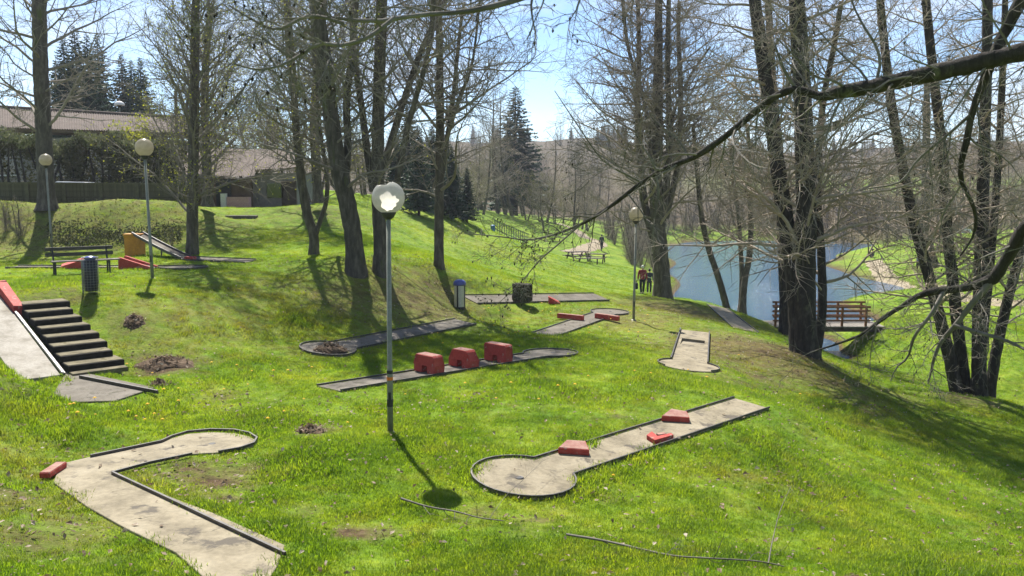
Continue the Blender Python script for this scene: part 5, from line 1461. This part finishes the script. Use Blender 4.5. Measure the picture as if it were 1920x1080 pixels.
def proto_spruce(seed, H, Rb, name, label, group):
    rs = np.random.RandomState(seed); root = thing(name, label, 'tree', (0, 0, 0), group=group)
    P, R = resample([(0, 0, -.6), (0, 0, H*.5), (0, 0, H)], [H*.018, H*.010, .02], 10); V, Q = tubes(P[None], R[None], 8, rs, .1); fast_mesh('trunk', V, Q, M['bark_dark'], root)
    Vs, n = [], 0
    nb = 190
    for i in range(nb):
        t = .10 + .89*(i/nb)**.92; z = H*t; L = Rb*(1 - t)**.82*(.75 + .5*rs.rand()) + .12; az = i*2.4 + rs.rand()*.6
        d = np.array((math.cos(az), math.sin(az), 0)); s = np.array((-d[1], d[0], 0)); rise = .25*t - .12
        m = 9
        for j in range(m):
            f = (j + .6)/m; c = d*L*f + UP*(z - L*f*(.42 - .3*t) + L*f*f*.22 + rise)
            wd = L*.42*(1.05 - f)*(.7 + .6*rs.rand()) + .10; ln = L/m*2.3
            for sg in (-1, 1):
                q = c + s*sg*wd*.5 + UP*(-.10*wd*rs.rand()); dirv = unit(d*.8 + s*sg*.75 - UP*.45*rs.rand() + rs.randn(3)*.28)
                sd = unit(np.cross(dirv, UP + rs.randn(3)*.9)); e = wd*.62 + .05; w2 = ln*.34
                Vs += [c - dirv*.02, c + dirv*e*.6 + sd*w2, c + dirv*e*1.25 - UP*e*.15, c + dirv*e*.6 - sd*w2]
    V = np.array(Vs); Q = np.arange(len(V)).reshape(-1, 4)
    fast_mesh('crown', V, Q, M['needle'], root, smooth=False); TRI[0] += len(Q)*2
    return root

def hold(root):
    KIDS[root.name] = [c for c in bpy.data.objects if c.parent == root]
    return root
class Kind:
    def __init__(s, root): s.r, s.used = hold(root), False; s.label, s.group = root['label'], root.get('group')
    def put(s, x, y, scale=1.0, rot=None, label=None, z=None, sz=None):
        z = float(gz(x, y)) if z is None else z
        rot = rnd_bg.rand()*6.28 if rot is None else rot
        sc = (scale, scale, scale*(sz or 1))
        if not s.used:
            s.used = True; r = s.r; r.location = (x, y, z); r.rotation_euler = (0, 0, rot); r.scale = sc
            if label: r['label'] = label
            return r
        return copy_thing(s.r, (x, y, z), rot, label or s.label, sc, s.group)
rnd_bg = np.random.RandomState(77)

kA = Kind(proto_bare(51, 13, .22, .8, 4.2, 'bare_tree', 'bare brown tree among the wood on the far side of the lake', 'bare trees of the far wood'))
kB = Kind(proto_bare(52, 11, .18, .9, 3.8, 'bare_tree', 'bare brown tree among the wood on the far side of the lake', 'bare trees of the far wood', nst=2))
kC = Kind(proto_bare(53, 9, .15, .9, 3.4, 'leafing_tree', 'olive-green leafing tree among the bare woods beyond the lawn', 'leafing trees of the far wood', leaf=.5, nst=2, n3=6))
kD = Kind(proto_bare(54, 4.2, .05, 1.5, 1.6, 'bare_shrub', 'brown leafless shrub in the thicket along the lake shore', 'shrubs of the lakeside thicket', nst=5, tw=.007, ft=.08, n2=7, n3=5))
kE = Kind(proto_spruce(55, 17, 4.0, 'spruce_tree', 'dark spruce on the wooded skyline', 'spruces on the skyline'))
kF = Kind(proto_spruce(56, 13, 3.4, 'dark_conifer', 'dense dark conifer at the edge of the lawn below the green slope', 'dark conifers beyond the green slope'))

# conifers behind the slope
for px, d, s in ((786, 64, .50), (812, 70, .50), (848, 67, .42), (876, 69, .33), (768, 72, .62), (838, 74, .5), (745, 70, .45)):
    p = at(px, 440, d); kF.put(p[0], p[1], s)
kF2 = kF.put
# tall spruce standing above the brown wood
p = at(966, 300, 112); e = kE.put(p[0], p[1], 1.35, sz=.70, label='tall pointed spruce standing above the brown wood in the gap between the trees')
# house spruces
for px, d, s in ((128, 74, .70), (150, 76, .76), (172, 74, .71), (192, 78, .74), (234, 80, .66), (252, 82, .64), (269, 84, .67), (112, 78, .6)):
    p = at(px, 250, d); o = kE.put(p[0], p[1], s, label='dark spruce rising behind the long tiled roof, in the bigger clump' if px < 210 else 'dark spruce in the slimmer clump beyond the dish-topped lamp'); o['group'] = 'spruces of the bigger clump behind the roof' if px < 210 else 'spruces beyond the dish lamp'
# skyline spruces
for i in range(44):
    x = -150 + 340*rnd_bg.rand(); y = 330 + 90*rnd_bg.rand(); kE.put(x, y, .28 + .22*rnd_bg.rand(), label='dark spruce on the wooded skyline')
for px in (1120, 1132, 1140, 1150, 1158, 1165, 1172):
    p = at(px, 300, 318 + rnd_bg.rand()*16); kE.put(p[0], p[1], .36 + .16*rnd_bg.rand(), label='dark spruce on the wooded skyline')
# far wood across the lake and behind the lawn
for i in range(95):
    x = -20 + 125*rnd_bg.rand(); y = 133 + 45*rnd_bg.rand()**1.4
    if 55 < x < 90 and y < 150: continue
    (kA if rnd_bg.rand() < .5 else kB).put(x, y, .5 + .34*rnd_bg.rand())
for i in range(165):
    x = -90 + 290*rnd_bg.rand(); y = 185 + 190*rnd_bg.rand()
    (kA if rnd_bg.rand() < .5 else kB).put(x, y, .5 + .28*rnd_bg.rand())
for i in range(70):
    x = -60 + 240*rnd_bg.rand(); y = 225 + 120*rnd_bg.rand()
    if i % 5 < 2: kC.put(x, y, .5 + .3*rnd_bg.rand(), label='small leafing tree on the far hillside')['group'] = 'leafing trees on the far hillside'
    else: kD.put(x, y, 1.4 + .8*rnd_bg.rand(), label='brown shrub on the far hillside')['group'] = 'shrubs on the far hillside'
# the brown wood behind the lawn (left of the lake)
for i in range(22):
    x = -10 + 20*rnd_bg.rand(); y = 96 + 34*rnd_bg.rand()
    k = (kA, kC, kC)[rnd_bg.randint(3)]
    lab = 'bare brown tree in the wood behind the green lawn' if k is not kC else 'olive-green leafing tree among the bare woods beyond the lawn'
    o = k.put(x, y, .5 + .34*rnd_bg.rand(), label=lab)
    if k is not kC: o['group'] = 'bare trees behind the lawn'
for px, d, s in ((905, 92, .75), (935, 98, 1.0), (950, 100, 1.1), (962, 99, 1.05), (985, 96, .72), (1010, 98, .62), (885, 88, .6), (1040, 104, .62), (1075, 112, .6), (1100, 110, .6), (1020, 90, .5)):
    p = at(px, 420, d); k = kC if px in (985, 1010, 885, 1040) else kA
    o = k.put(p[0], p[1], s, label=('olive-green leafing tree among the bare woods beyond the lawn' if k is kC else 'bare brown tree in the wood behind the green lawn'))
    if k is not kC: o['group'] = 'bare trees behind the lawn'
# lakeside thicket
for i in range(46):
    px = 1120 + 118*rnd_bg.rand()**.7; y = 64 + 56*rnd_bg.rand(); x = (px - 960)/FPX*y
    if y > 62 + (1238 - px)*.3: kD.put(x, y, .75 + .6*rnd_bg.rand())
for i in range(40):
    x = 18 + 42*rnd_bg.rand(); y = 129 + 6*rnd_bg.rand(); kD.put(x, y, 1.0 + .7*rnd_bg.rand())
for i in range(26):
    x = 40 + 40*rnd_bg.rand(); y = 86 + 40*rnd_bg.rand()
    kD.put(x, y, .9 + .6*rnd_bg.rand(), label='brown leafless shrub scattered on the meadow hill right of the lake')['group'] = 'shrubs on the meadow hill'
for px, d, s in ((1690, 118, .9), (1720, 112, .8), (1800, 120, .9), (1860, 115, .95), (1900, 108, .9), (1760, 124, 1.0), (1640, 128, .8), (1905, 90, .7), (1935, 80, .8)):
    p = at(px, 440, d); o = kB.put(p[0], p[1], s, label='bare tree on the meadow hill right of the lake'); o['group'] = 'bare trees on the meadow hill'
# trees behind the houses
for px, d, s in ((-10, 70, .8), (40, 74, .75), (300, 66, .75), (420, 64, .85), (460, 66, .9), (500, 62, .85), (540, 66, .9), (640, 66, .7), (680, 72, .7), (480, 75, 1.1), (350, 72, .9), (600, 62, .8)):
    p = at(px, 370, d); o = kC.put(p[0], p[1], s, label='olive-leafed tree behind the houses'); o['group'] = 'leafing trees behind the houses'
for i in range(9):
    p = at(640 + 24*i, 420, 76 + 8*rnd_bg.rand()); o = kA.put(p[0], p[1], .36 + .16*rnd_bg.rand(), label='bare tree crowded behind the dark conifers'); o['group'] = 'bare trees behind the conifers'
# forsythia-like yellow shrub by the roof, blossom shrub
yl = proto_bare(58, 5.5, .08, 1.3, 2.4, 'yellow_shrub', 'shrub hung with yellow-green new leaves in front of the long roof', None, leaf=.95, leafmat='bud', nst=4, tw=.008, ft=.15, lsz=.075)
p = at(290, 300, 52); yl.location = (p[0], p[1], 6.6); yl['category'] = 'shrub'
wb = proto_bare(59, 3.8, .07, 1.3, 1.8, 'blossom_shrub', 'shrub with pale blossom showing above the tiled roof', None, leaf=.5, leafmat='white', nst=4, tw=.008, ft=.2, lsz=.035)
p = at(180, 215, 68); wb.location = (p[0], p[1], 9.4); wb['category'] = 'shrub'
wb.location = (p[0], p[1], 7.2); wb.scale = (1.5, 1.5, 1.7)

# ------------------------------------------------------------------ hedge behind the fence
rs = np.random.RandomState(61)
root = thing('hedge', 'tall dark brown-green hedge behind the picket fence with a paler clipped top', 'hedge', (-20, 48.5, 7))
n = 26000; xa, xb = at(-60, 300, 49)[0], at(338, 300, 50)[0]
X = xa + (xb - xa)*rs.rand(n); F_ = (X - xa)/(xb - xa); Y = 48.4 + 1.0*F_ + rs.rand(n)*1.7
Zt = 10.5 - .15*F_ + .26*np.sin(X*1.3) + .2*np.sin(X*3.1 + 1) + .14*np.sin(X*7.3)
hole = vnoise(X, Y*0 + 3, 1.1, 33)
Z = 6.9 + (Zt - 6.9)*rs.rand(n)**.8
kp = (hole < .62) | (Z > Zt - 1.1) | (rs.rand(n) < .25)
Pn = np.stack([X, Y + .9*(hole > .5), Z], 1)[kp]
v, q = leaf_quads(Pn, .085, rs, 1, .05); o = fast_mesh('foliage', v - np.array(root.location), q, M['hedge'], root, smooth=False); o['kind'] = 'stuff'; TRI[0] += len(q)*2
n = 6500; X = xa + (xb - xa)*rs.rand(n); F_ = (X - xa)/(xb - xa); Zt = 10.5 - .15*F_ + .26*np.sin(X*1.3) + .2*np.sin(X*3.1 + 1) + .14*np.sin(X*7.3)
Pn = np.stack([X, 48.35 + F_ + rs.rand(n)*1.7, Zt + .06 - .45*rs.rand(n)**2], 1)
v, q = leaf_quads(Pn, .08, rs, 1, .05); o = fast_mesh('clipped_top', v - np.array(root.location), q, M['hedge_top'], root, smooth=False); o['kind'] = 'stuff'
mb = MB()
for i in range(24):
    x = xa + (xb - xa)*(i + .5)/24; y = 49.2 + (x - xa)/(xb - xa)
    part(root, 'stem', MB().tube([(x, y, 6.5), (x + rs.randn()*.2, y, 8.3), (x + rs.randn()*.4, y, 10)], [.09, .07, .03], 6), M['bark_dark'])

# ------------------------------------------------------------------ scrub on the bank (ground cover nobody could count)
rs = np.random.RandomState(62); Pn = []
for _ in range(1000):
    px, py = 345*rs.rand()**.9, 385 + 85*rs.rand()**.8
    d = 39 + 6.5*(470 - py)/95 + rs.randn()*.3
    x = (px - 960)/FPX*d; Pn.append((x, d, float(gz(x, d)) + .14*rs.rand()**2))
v, q = leaf_quads(np.array(Pn), .05, rs, 1, .03)
o = fast_mesh('bank_scrub', v, q, M['scrub'], None, smooth=False); o['kind'] = 'stuff'; tag(o, 'low dry scrub covering the bank below the fence', 'scrub')
Pn = []
for _ in range(3000):
    px, py = 90 + rs.rand()*250, 444 + 22*rs.rand()
    p0_ = 39.9 + 2.2*(466 - py)/26 + rs.randn()*.25; x = (px - 960)/FPX*p0_
    hh = .15 + .5*float(vnoise(np.array([x]), np.array([p0_]), .9, 44)[0])**1.5
    Pn.append((x, p0_, float(gz(x, p0_)) + hh*rs.rand()))
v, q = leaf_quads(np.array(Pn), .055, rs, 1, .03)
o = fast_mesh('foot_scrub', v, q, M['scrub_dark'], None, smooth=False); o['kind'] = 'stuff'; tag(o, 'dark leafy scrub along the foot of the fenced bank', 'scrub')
for px, py, s in ((40, 440, .5), (15, 432, .45), (322, 466, .26)):
    p = on(gp(px, py)); o = kD.put(p[0], p[1], s, label='low brown leafless shrub on the fenced bank'); o['group'] = 'shrubs on the fenced bank'

# ------------------------------------------------------------------ walkers
def skin_mesh(name, nodes, edges, mat, root, sub=2, rootv=0):
    me = bpy.data.meshes.new(name); me.from_pydata([n[:3] for n in nodes], edges, [])
    o = bpy.data.objects.new(name, me); COL.objects.link(o); o.parent = root; me.materials.append(mat)
    m = o.modifiers.new('skin', 'SKIN'); m.use_smooth_shade = True
    sv = me.skin_vertices[0].data if me.skin_vertices else None
    if sv is None:
        bm = bmesh.new(); bm.from_mesh(me); bm.verts.layers.skin.verify(); bm.to_mesh(me); bm.free(); sv = me.skin_vertices[0].data
    for i, n in enumerate(nodes):
        sv[i].radius = (n[3], n[4] if len(n) > 4 else n[3]); sv[i].use_root = (i == rootv)
    s = o.modifiers.new('sub', 'SUBSURF'); s.levels = s.render_levels = sub
    return o
def person(loc, rotz, label, H, jacket, hair, bag=False, stride=.16):
    k = H/1.75; root = thing('person', label, 'person', loc, rotz); S = lambda L: [tuple(q*k for q in n) for n in L]
    st = stride
    # body seen mostly at head, neck and hands: one continuous figure
    nodes = S([(0, 0, .95, .10), (0, 0, 1.15, .11), (0, .0, 1.38, .12), (0, .01, 1.48, .055), (0, .015, 1.56, .06), (0, .02, 1.64, .078), (0, .01, 1.71, .055),
               (.18, 0, 1.42, .05), (.24, .02, 1.15, .042), (.25, -.06, .92, .032), (.255, -.09, .84, .035), (-.18, 0, 1.42, .05), (-.24, .0, 1.15, .042), (-.25, .05, .92, .032), (-.255, .07, .84, .035),
               (.09, 0, .88, .085), (.10, st*.3, .50, .06), (.10, st, .10, .04), (.10, st - .10, .04, .035), (-.09, 0, .88, .085), (-.10, -st*.2, .50, .06), (-.10, -st, .12, .04), (-.10, -st - .09, .05, .035),
               (.27, -.11, .78, .009), (.262, -.125, .775, .009), (.25, -.13, .775, .009), (.24, -.125, .78, .009), (.235, -.085, .80, .010),
               (-.27, .085, .78, .009), (-.262, .10, .775, .009), (-.25, .105, .775, .009), (-.24, .10, .78, .009), (-.235, .06, .80, .010)])
    edges = [(0,1),(1,2),(2,3),(3,4),(4,5),(5,6),(2,7),(7,8),(8,9),(9,10),(2,11),(11,12),(12,13),(13,14),(0,15),(15,16),(16,17),(17,18),(0,19),(19,20),(20,21),(21,22)] + [(10, i) for i in range(23, 28)] + [(14, i) for i in range(28, 33)]
    skin_mesh('body', nodes, edges, M['skin'], root)
    skin_mesh('jacket', S([(0, 0, .84, .17, .13), (0, 0, 1.0, .165, .125), (0, 0, 1.2, .17, .125), (0, 0, 1.40, .16, .11), (0, .01, 1.47, .08, .07), (.19, 0, 1.42, .07), (.25, .02, 1.15, .062), (.258, -.06, .92, .05), (-.19, 0, 1.42, .07), (-.25, 0, 1.15, .062), (-.258, .05, .92, .05)]),
              [(0,1),(1,2),(2,3),(3,4),(3,5),(5,6),(6,7),(3,8),(8,9),(9,10)], jacket, root)
    skin_mesh('trousers', S([(0, 0, .92, .14, .11), (.095, 0, .84, .10), (.105, st*.3, .50, .078), (.10, st, .09, .065), (-.095, 0, .84, .10), (-.105, -st*.2, .50, .078), (-.10, -st, .10, .065)]), [(0,1),(1,2),(2,3),(0,4),(4,5),(5,6)], M['trousers'], root)
    for sx, y in ((.10, st), (-.10, -st)):
        lpart(root, 'shoe', MB().ball((sx*k, (y + .05)*k, .045*k), 1, 10, 7, (.055*k, .14*k, .055*k)), M['black'], smooth=True)
    lpart(root, 'hair', MB().ball((0, -.012*k, 1.665*k), 1, 14, 9, (.088*k, .10*k, .10*k)), hair, smooth=True)
    if bag:
        lpart(root, 'shoulder_bag', MB().box((.30*k, -.02, .62*k), (.12, .30, .42)), M['trousers'], bevel=.04)
    return root
q = on(gp(1204, 551)); p1 = person(q, .1, 'white-haired walker in a dark red jacket and black trousers, carrying a dark bag', 1.62*q[1]/49, M['redjacket'], M['hairwhite'])
lpart(p1, 'bag', MB().box((-.36, .02, .46), (.20, .34, .36)), M['trousers'], bevel=.05); lpart(p1, 'bag_handle', MB().tube([(-.34, -.08, .62), (-.31, 0, .80), (-.34, .12, .62)], .012, 6), M['trousers'])
q = on(gp(1217, 551)); p2 = person(q, -.12, 'dark-haired walker in a dark jacket with a pale strap, beside the red-jacketed one', 1.40*q[1]/49, M['darkjacket'], M['hairdark'], stride=.12)
lpart(p2, 'strap', MB().tube([(-.17, -.12, 1.18), (0, -.145, 1.12), (.17, -.12, 1.08)], .03, 6), M['strap'])
q = on(gp(1128, 470)); person(q, .4, 'small far-off walker in dark clothes on the sandy path by the lake', 1.6, M['darkjacket'], M['hairdark'])
q = on(gp(1636, 484))
root = thing('person', 'figure in dark clothes sitting on the far sandy point by the water', 'person', q, .6)
skin_mesh('body', [(0, 0, .12, .10), (0, -.03, .35, .11), (0, 0, .56, .11), (0, .03, .66, .055), (0, .04, .80, .08), (.17, .02, .55, .05), (.22, .2, .40, .04), (.14, .36, .46, .035), (-.17, .02, .55, .05), (-.22, .2, .40, .04), (-.14, .36, .46, .035), (.10, .1, .12, .085), (.14, .42, .42, .06), (.13, .58, .06, .045), (.13, .70, .04, .035), (-.10, .1, .12, .085), (-.14, .42, .42, .06), (-.13, .58, .06, .045), (-.13, .70, .04, .035)],
          [(0,1),(1,2),(2,3),(3,4),(2,5),(5,6),(6,7),(2,8),(8,9),(9,10),(0,11),(11,12),(12,13),(13,14),(0,15),(15,16),(16,17),(17,18)], M['skin'], root)
skin_mesh('jacket', [(0, 0, .12, .15), (0, -.03, .35, .15), (0, 0, .56, .14), (.18, .02, .55, .07), (.23, .2, .40, .06), (-.18, .02, .55, .07), (-.23, .2, .40, .06)], [(0,1),(1,2),(2,3),(3,4),(2,5),(5,6)], M['darkjacket'], root)
skin_mesh('trousers', [(0, .02, .12, .13), (.11, .12, .13, .105), (.15, .43, .43, .08), (.135, .57, .09, .065), (-.11, .12, .13, .105), (-.15, .43, .43, .08), (-.135, .57, .09, .065)], [(0,1),(1,2),(2,3),(0,4),(4,5),(5,6)], M['trousers'], root)
lpart(root, 'hair', MB().ball((0, .02, .83), .1, 12, 8), M['hairdark'], smooth=True)

# ------------------------------------------------------------------ grass, fallen leaves, dandelions, fallen branches
rs = np.random.RandomState(91)
def scatter(n, d0, d1, pw=1.0, half=.80):
    """points spread evenly over the ground in front of the camera between two distances"""
    u = rs.rand(n); y = np.sqrt(d0**2 + (d1**2 - d0**2)*u**pw); x = (rs.rand(n)*2 - 1)*half*y
    return x, y
def make_tuft(name, seed, nb, h, spread, w):
    r = np.random.RandomState(seed); V, F = [], []
    for i in range(nb):
        a, rr_ = r.rand()*6.28, spread*math.sqrt(r.rand()); b = np.array((rr_*math.cos(a), rr_*math.sin(a), -.012))
        ln = h*(.45 + .75*r.rand()); az = r.rand()*6.28; tilt = .15 + .7*r.rand(); d = np.array((math.cos(az)*tilt, math.sin(az)*tilt, 1.)); d /= np.linalg.norm(d)
        s = np.array((-math.sin(az), math.cos(az), 0))*w*(.7 + .6*r.rand()); d2 = unit(d + np.array((math.cos(az), math.sin(az), -.35))*.55*r.rand())
        m = b + d*ln*.55; t = m + d2*ln*.45; o = len(V)
        V += [b - s, b + s, m + s*.75, m - s*.75, t]; F += [(o, o+1, o+2, o+3), (o+3, o+2, o+4)]
    me = bpy.data.meshes.new(name); me.from_pydata([tuple(v) for v in V], [], F); me.update(); me.materials.append(M['blade'])
    return bpy.data.objects.new(name, me)
TUFTS = bpy.data.collections.new('grass_tufts')
for i in range(6): TUFTS.objects.link(make_tuft('grass_tuft', 200 + i, 30, .042 + .009*i, .115, .0034))

NX, NY = [], []
for n, d0, d1 in ((44000, 6.5, 16), (52000, 16, 27), (48000, 27, 44), (34000, 44, 75)):
    x, y = scatter(n, d0, d1); NX.append(x); NY.append(y)
x, y = np.concatenate(NX), np.concatenate(NY)
pd = pad_dist(x, y); z = gz(x, y); so = soilness(x, y); dr = dryness(x, y)
pn = vnoise(x, y, .7, 9); pn2 = vnoise(x, y, .25, 10)
keep = (pd > .03 - .12*(vnoise(x, y, .45, 51) > .66)) & (z > .12) & (rs.rand(len(x)) > np.clip(so*1.55 - .05 + (pn - .5)*.5*(so > .12), 0, .95)) & (rs.rand(len(x)) > np.clip(dr - .1, 0, .6)*.7)
for wpt, r in ((gp(668, 508), .45), (gp(1510, 665), .8)):
    keep &= (x - wpt[0])**2 + (y - wpt[1])**2 > r**2
x, y, z, dr, so, pd = [a[keep] for a in (x, y, z, dr, so, pd)]
sc = (.62 + .75*vnoise(x, y, 1.6, 12)**1.5*1.1 + .35*rs.rand(len(x))) * (1 - .38*np.clip(so*1.6 + dr*.7, 0, 1))
sc *= .86
sc *= 1 + .012*np.clip(y - 14, 0, 40)
edge = (pd < .2) & (rs.rand(len(x)) < .4); sc[edge] *= 1.25
sc *= 1 + .55*sstep(.6, .8, vnoise(x, y, .55, 15))*(y < 30)
me = bpy.data.meshes.new('grass'); me.vertices.add(len(x)); me.vertices.foreach_set('co', np.stack([x, y, z - .004], 1).astype(np.float32).ravel())
for nm, arr in (('dry', dr), ('size', sc), ('turn', rs.rand(len(x))*6.283)):
    a = me.attributes.new(nm, 'FLOAT', 'POINT'); a.data.foreach_set('value', arr.astype(np.float32))
grass = bpy.data.objects.new('grass', me); COL.objects.link(grass)
grass['kind'] = 'stuff'; tag(grass, 'bright green spring grass covering the lawn', 'grass')
ng = bpy.data.node_groups.new('grass_spread', 'GeometryNodeTree')
ng.interface.new_socket('Geometry', in_out='INPUT', socket_type='NodeSocketGeometry'); ng.interface.new_socket('Geometry', in_out='OUTPUT', socket_type='NodeSocketGeometry')
gi, go = ng.nodes.new('NodeGroupInput'), ng.nodes.new('NodeGroupOutput')
iop = ng.nodes.new('GeometryNodeInstanceOnPoints'); ci = ng.nodes.new('GeometryNodeCollectionInfo')
ci.inputs['Collection'].default_value = TUFTS; ci.inputs['Separate Children'].default_value = True; ci.inputs['Reset Children'].default_value = True
def gattr(nm):
    n = ng.nodes.new('GeometryNodeInputNamedAttribute'); n.data_type = 'FLOAT'; n.inputs['Name'].default_value = nm
    return n.outputs['Attribute']
cx = ng.nodes.new('ShaderNodeCombineXYZ'); ng.links.new(gattr('turn'), cx.inputs['Z'])
iop.inputs['Pick Instance'].default_value = True
ng.links.new(gi.outputs[0], iop.inputs['Points']); ng.links.new(ci.outputs[0], iop.inputs['Instance'])
ng.links.new(cx.outputs[0], iop.inputs['Rotation']); ng.links.new(gattr('size'), iop.inputs['Scale']); ng.links.new(iop.outputs[0], go.inputs[0])
mod = grass.modifiers.new('spread', 'NODES'); mod.node_group = ng

# fallen leaves, thicker where the soil shows
NX, NY = [], []
for n, d0, d1 in ((15000, 6.5, 18), (19000, 18, 36)):
    x, y = scatter(n, d0, d1); NX.append(x); NY.append(y)
x, y = np.concatenate(NX), np.concatenate(NY)
pdl = pad_dist(x, y)
pr = .16 + 1.3*soilness(x, y) + .4*dryness(x, y) + .25*(vnoise(x, y, 1.1, 21) > .7)
kp = (rs.rand(len(x)) < pr) & (gz(x, y) > .1) & ((pdl > .03) | (rs.rand(len(x)) < .12) & (pdl < -.05))
x, y, pdl = x[kp], y[kp], pdl[kp]
P = np.stack([x, y, gz(x, y) + np.where(pdl < 0, .045, .028 + .04*rs.rand(len(x)))], 1)
A = unit(np.stack([rs.randn(len(x)), rs.randn(len(x)), .35*rs.randn(len(x))], 1)); B = unit(np.cross(A, np.array((0, 0, 1.)) + .5*rs.randn(len(x), 3)))
s = (.016 + .036*rs.rand(len(x))**2)[:, None]; fold = np.array((0, 0, 1.))*s*.5*rs.rand(len(x))[:, None]
V = np.stack([P - A*s, P - B*s*.6 + fold, P + A*s, P + B*s*.6 + fold], 1).reshape(-1, 3)
o = fast_mesh('fallen_leaves', V, np.arange(len(V)).reshape(-1, 4), M['deadleaf'], None, smooth=False); o['kind'] = 'stuff'; tag(o, 'brown and pale dead leaves scattered through the grass', 'leaves')

# dandelions
DND = [(286,706),(317,712),(397,686),(110,739),(97,742),(160,745),(178,757),(132,770),(139,768),(146,788),(179,783),(272,795),(241,779),(420,737),(570,758),(652,798),(872,723),(930,756),(958,726),(1046,732),(1078,730),(1103,710),(585,694),(701,675),(830,651),(821,630),(1220,710),(1325,717),(1385,669),(1190,705),(182,748),(112,736),(335,760),(1255,688),(760,742),(1500,745),(540,700),(1010,760),(1150,900),(1290,700)]
rr = np.random.RandomState(5)
for _ in range(40): DND.append((900 + 320*rr.rand(), 572 + 60*rr.rand()))
for _ in range(16): DND.append((60 + 480*rr.rand(), 690 + 110*rr.rand()))
proto = None
for i, (px, py) in enumerate(DND):
    p = on(gp(px, py)); 
    if float(pad_dist(np.array([p[0]]), np.array([p[1]]))[0]) < .06: continue
    if proto is None:
        root = thing('dandelion', 'small yellow dandelion in flower in the grass', 'flower', p, 0, 'dandelions scattered over the lawn')
        lpart(root, 'stem', MB().tube([(0, 0, -.02), (.004, .002, .05), (0, 0, .085)], .0025, 5), M['stem'])
        mb = MB(); k = 14
        for j in range(k):
            a = 6.283*j/k; mb.add([(0, 0, .087), (.024*math.cos(a - .2), .024*math.sin(a - .2), .088), (.027*math.cos(a), .027*math.sin(a), .084), (.024*math.cos(a + .2), .024*math.sin(a + .2), .088)], [(0, 1, 2, 3)])
        mb.ball((0, 0, .090), 1, 10, 5, (.017, .017, .008)); lpart(root, 'flower_head', mb, M['dandelion'])
        proto = root; hold(root)
    else: copy_thing(proto, p, rr.rand()*6.28, None, .85 + .5*rr.rand() + .012*max(0, p[1] - 14))

# fallen branches in the foreground
def fallen(pts, r0, label, twigs, seed, up=()):
    r = np.random.RandomState(seed); P = [on(gp(*p)) + (0, 0, .06 + r.rand()*.03) for p in pts]
    for i, h in up: P[i] = P[i] + (0, 0, h)
    A, R = resample(P, np.linspace(r0, r0*.35, len(P)), 26); root = thing('fallen_branch', label, 'branch', A[0])
    off = np.array(root.location); v, q = tubes(A[None], R[None], 7, r, .3); fast_mesh('limb', v - off, q, M['twig_pale'], root)
    B, BR = spawn(A[None], R[None], twigs, .15, 1, (30, 70), lambda t, pl: pl*.22*(1.1 - .4*t), 6, .05, .2, r, .6, .002); C, CR = spawn(B, BR, 4, .2, 1, (30, 60), lambda t, pl: pl*.4, 4, .05, .2, r, .7, .0015)
    B[..., 2] = np.maximum(B[..., 2], gz(B[..., 0], B[..., 1]) + .012); C[..., 2] = np.maximum(C[..., 2], gz(C[..., 0], C[..., 1]) + .012)
    v, q = cat([tubes(B, BR, 4), tubes(C, CR, 3)]); fast_mesh('twigs', v - off, q, M['twig_pale'], root, smooth=False)
fallen([(1062, 1012), (1130, 1028), (1200, 1045), (1260, 1062), (1330, 1070), (1420, 1074), (1470, 1078)], .016, 'long grey fallen branch with upright twigs lying in the foreground grass', 9, 3)
fallen([(752, 944), (800, 956), (850, 966), (900, 980), (945, 987)], .016, 'thin grey fallen branch beside the lamp post\'s shadow', 6, 4)
fallen([(916, 982), (950, 955), (990, 925), (1042, 872)], .004, 'single dark bent twig propped over the edge of the round lane end', 3, 5, ((1, .12), (2, .2), (3, .22)))
fallen([(1440, 1078), (1448, 1040), (1462, 1000), (1482, 962)], .008, 'dark twig standing up out of the foreground grass', 3, 6, ((1, .12), (2, .25), (3, .4)))
print('TRIS trees', TRI[0], 'tufts', len(sc))

# ------------------------------------------------------------------ thin spring haze
hz = MB().box((0, 690, 21), (1960, 1560, 50))
hm, hnt, hout = newmat('haze_air')
hv = hnt.nodes.new('ShaderNodeVolumePrincipled')
hv.inputs['Color'].default_value = (.82, .88, 1, 1); hv.inputs['Density'].default_value = .00032; hv.inputs['Anisotropy'].default_value = .3
hnt.links.new(hv.outputs['Volume'], hout.inputs['Volume'])
structure(mesh_obj('haze', hz.v, hz.f, hm), 'stuff')
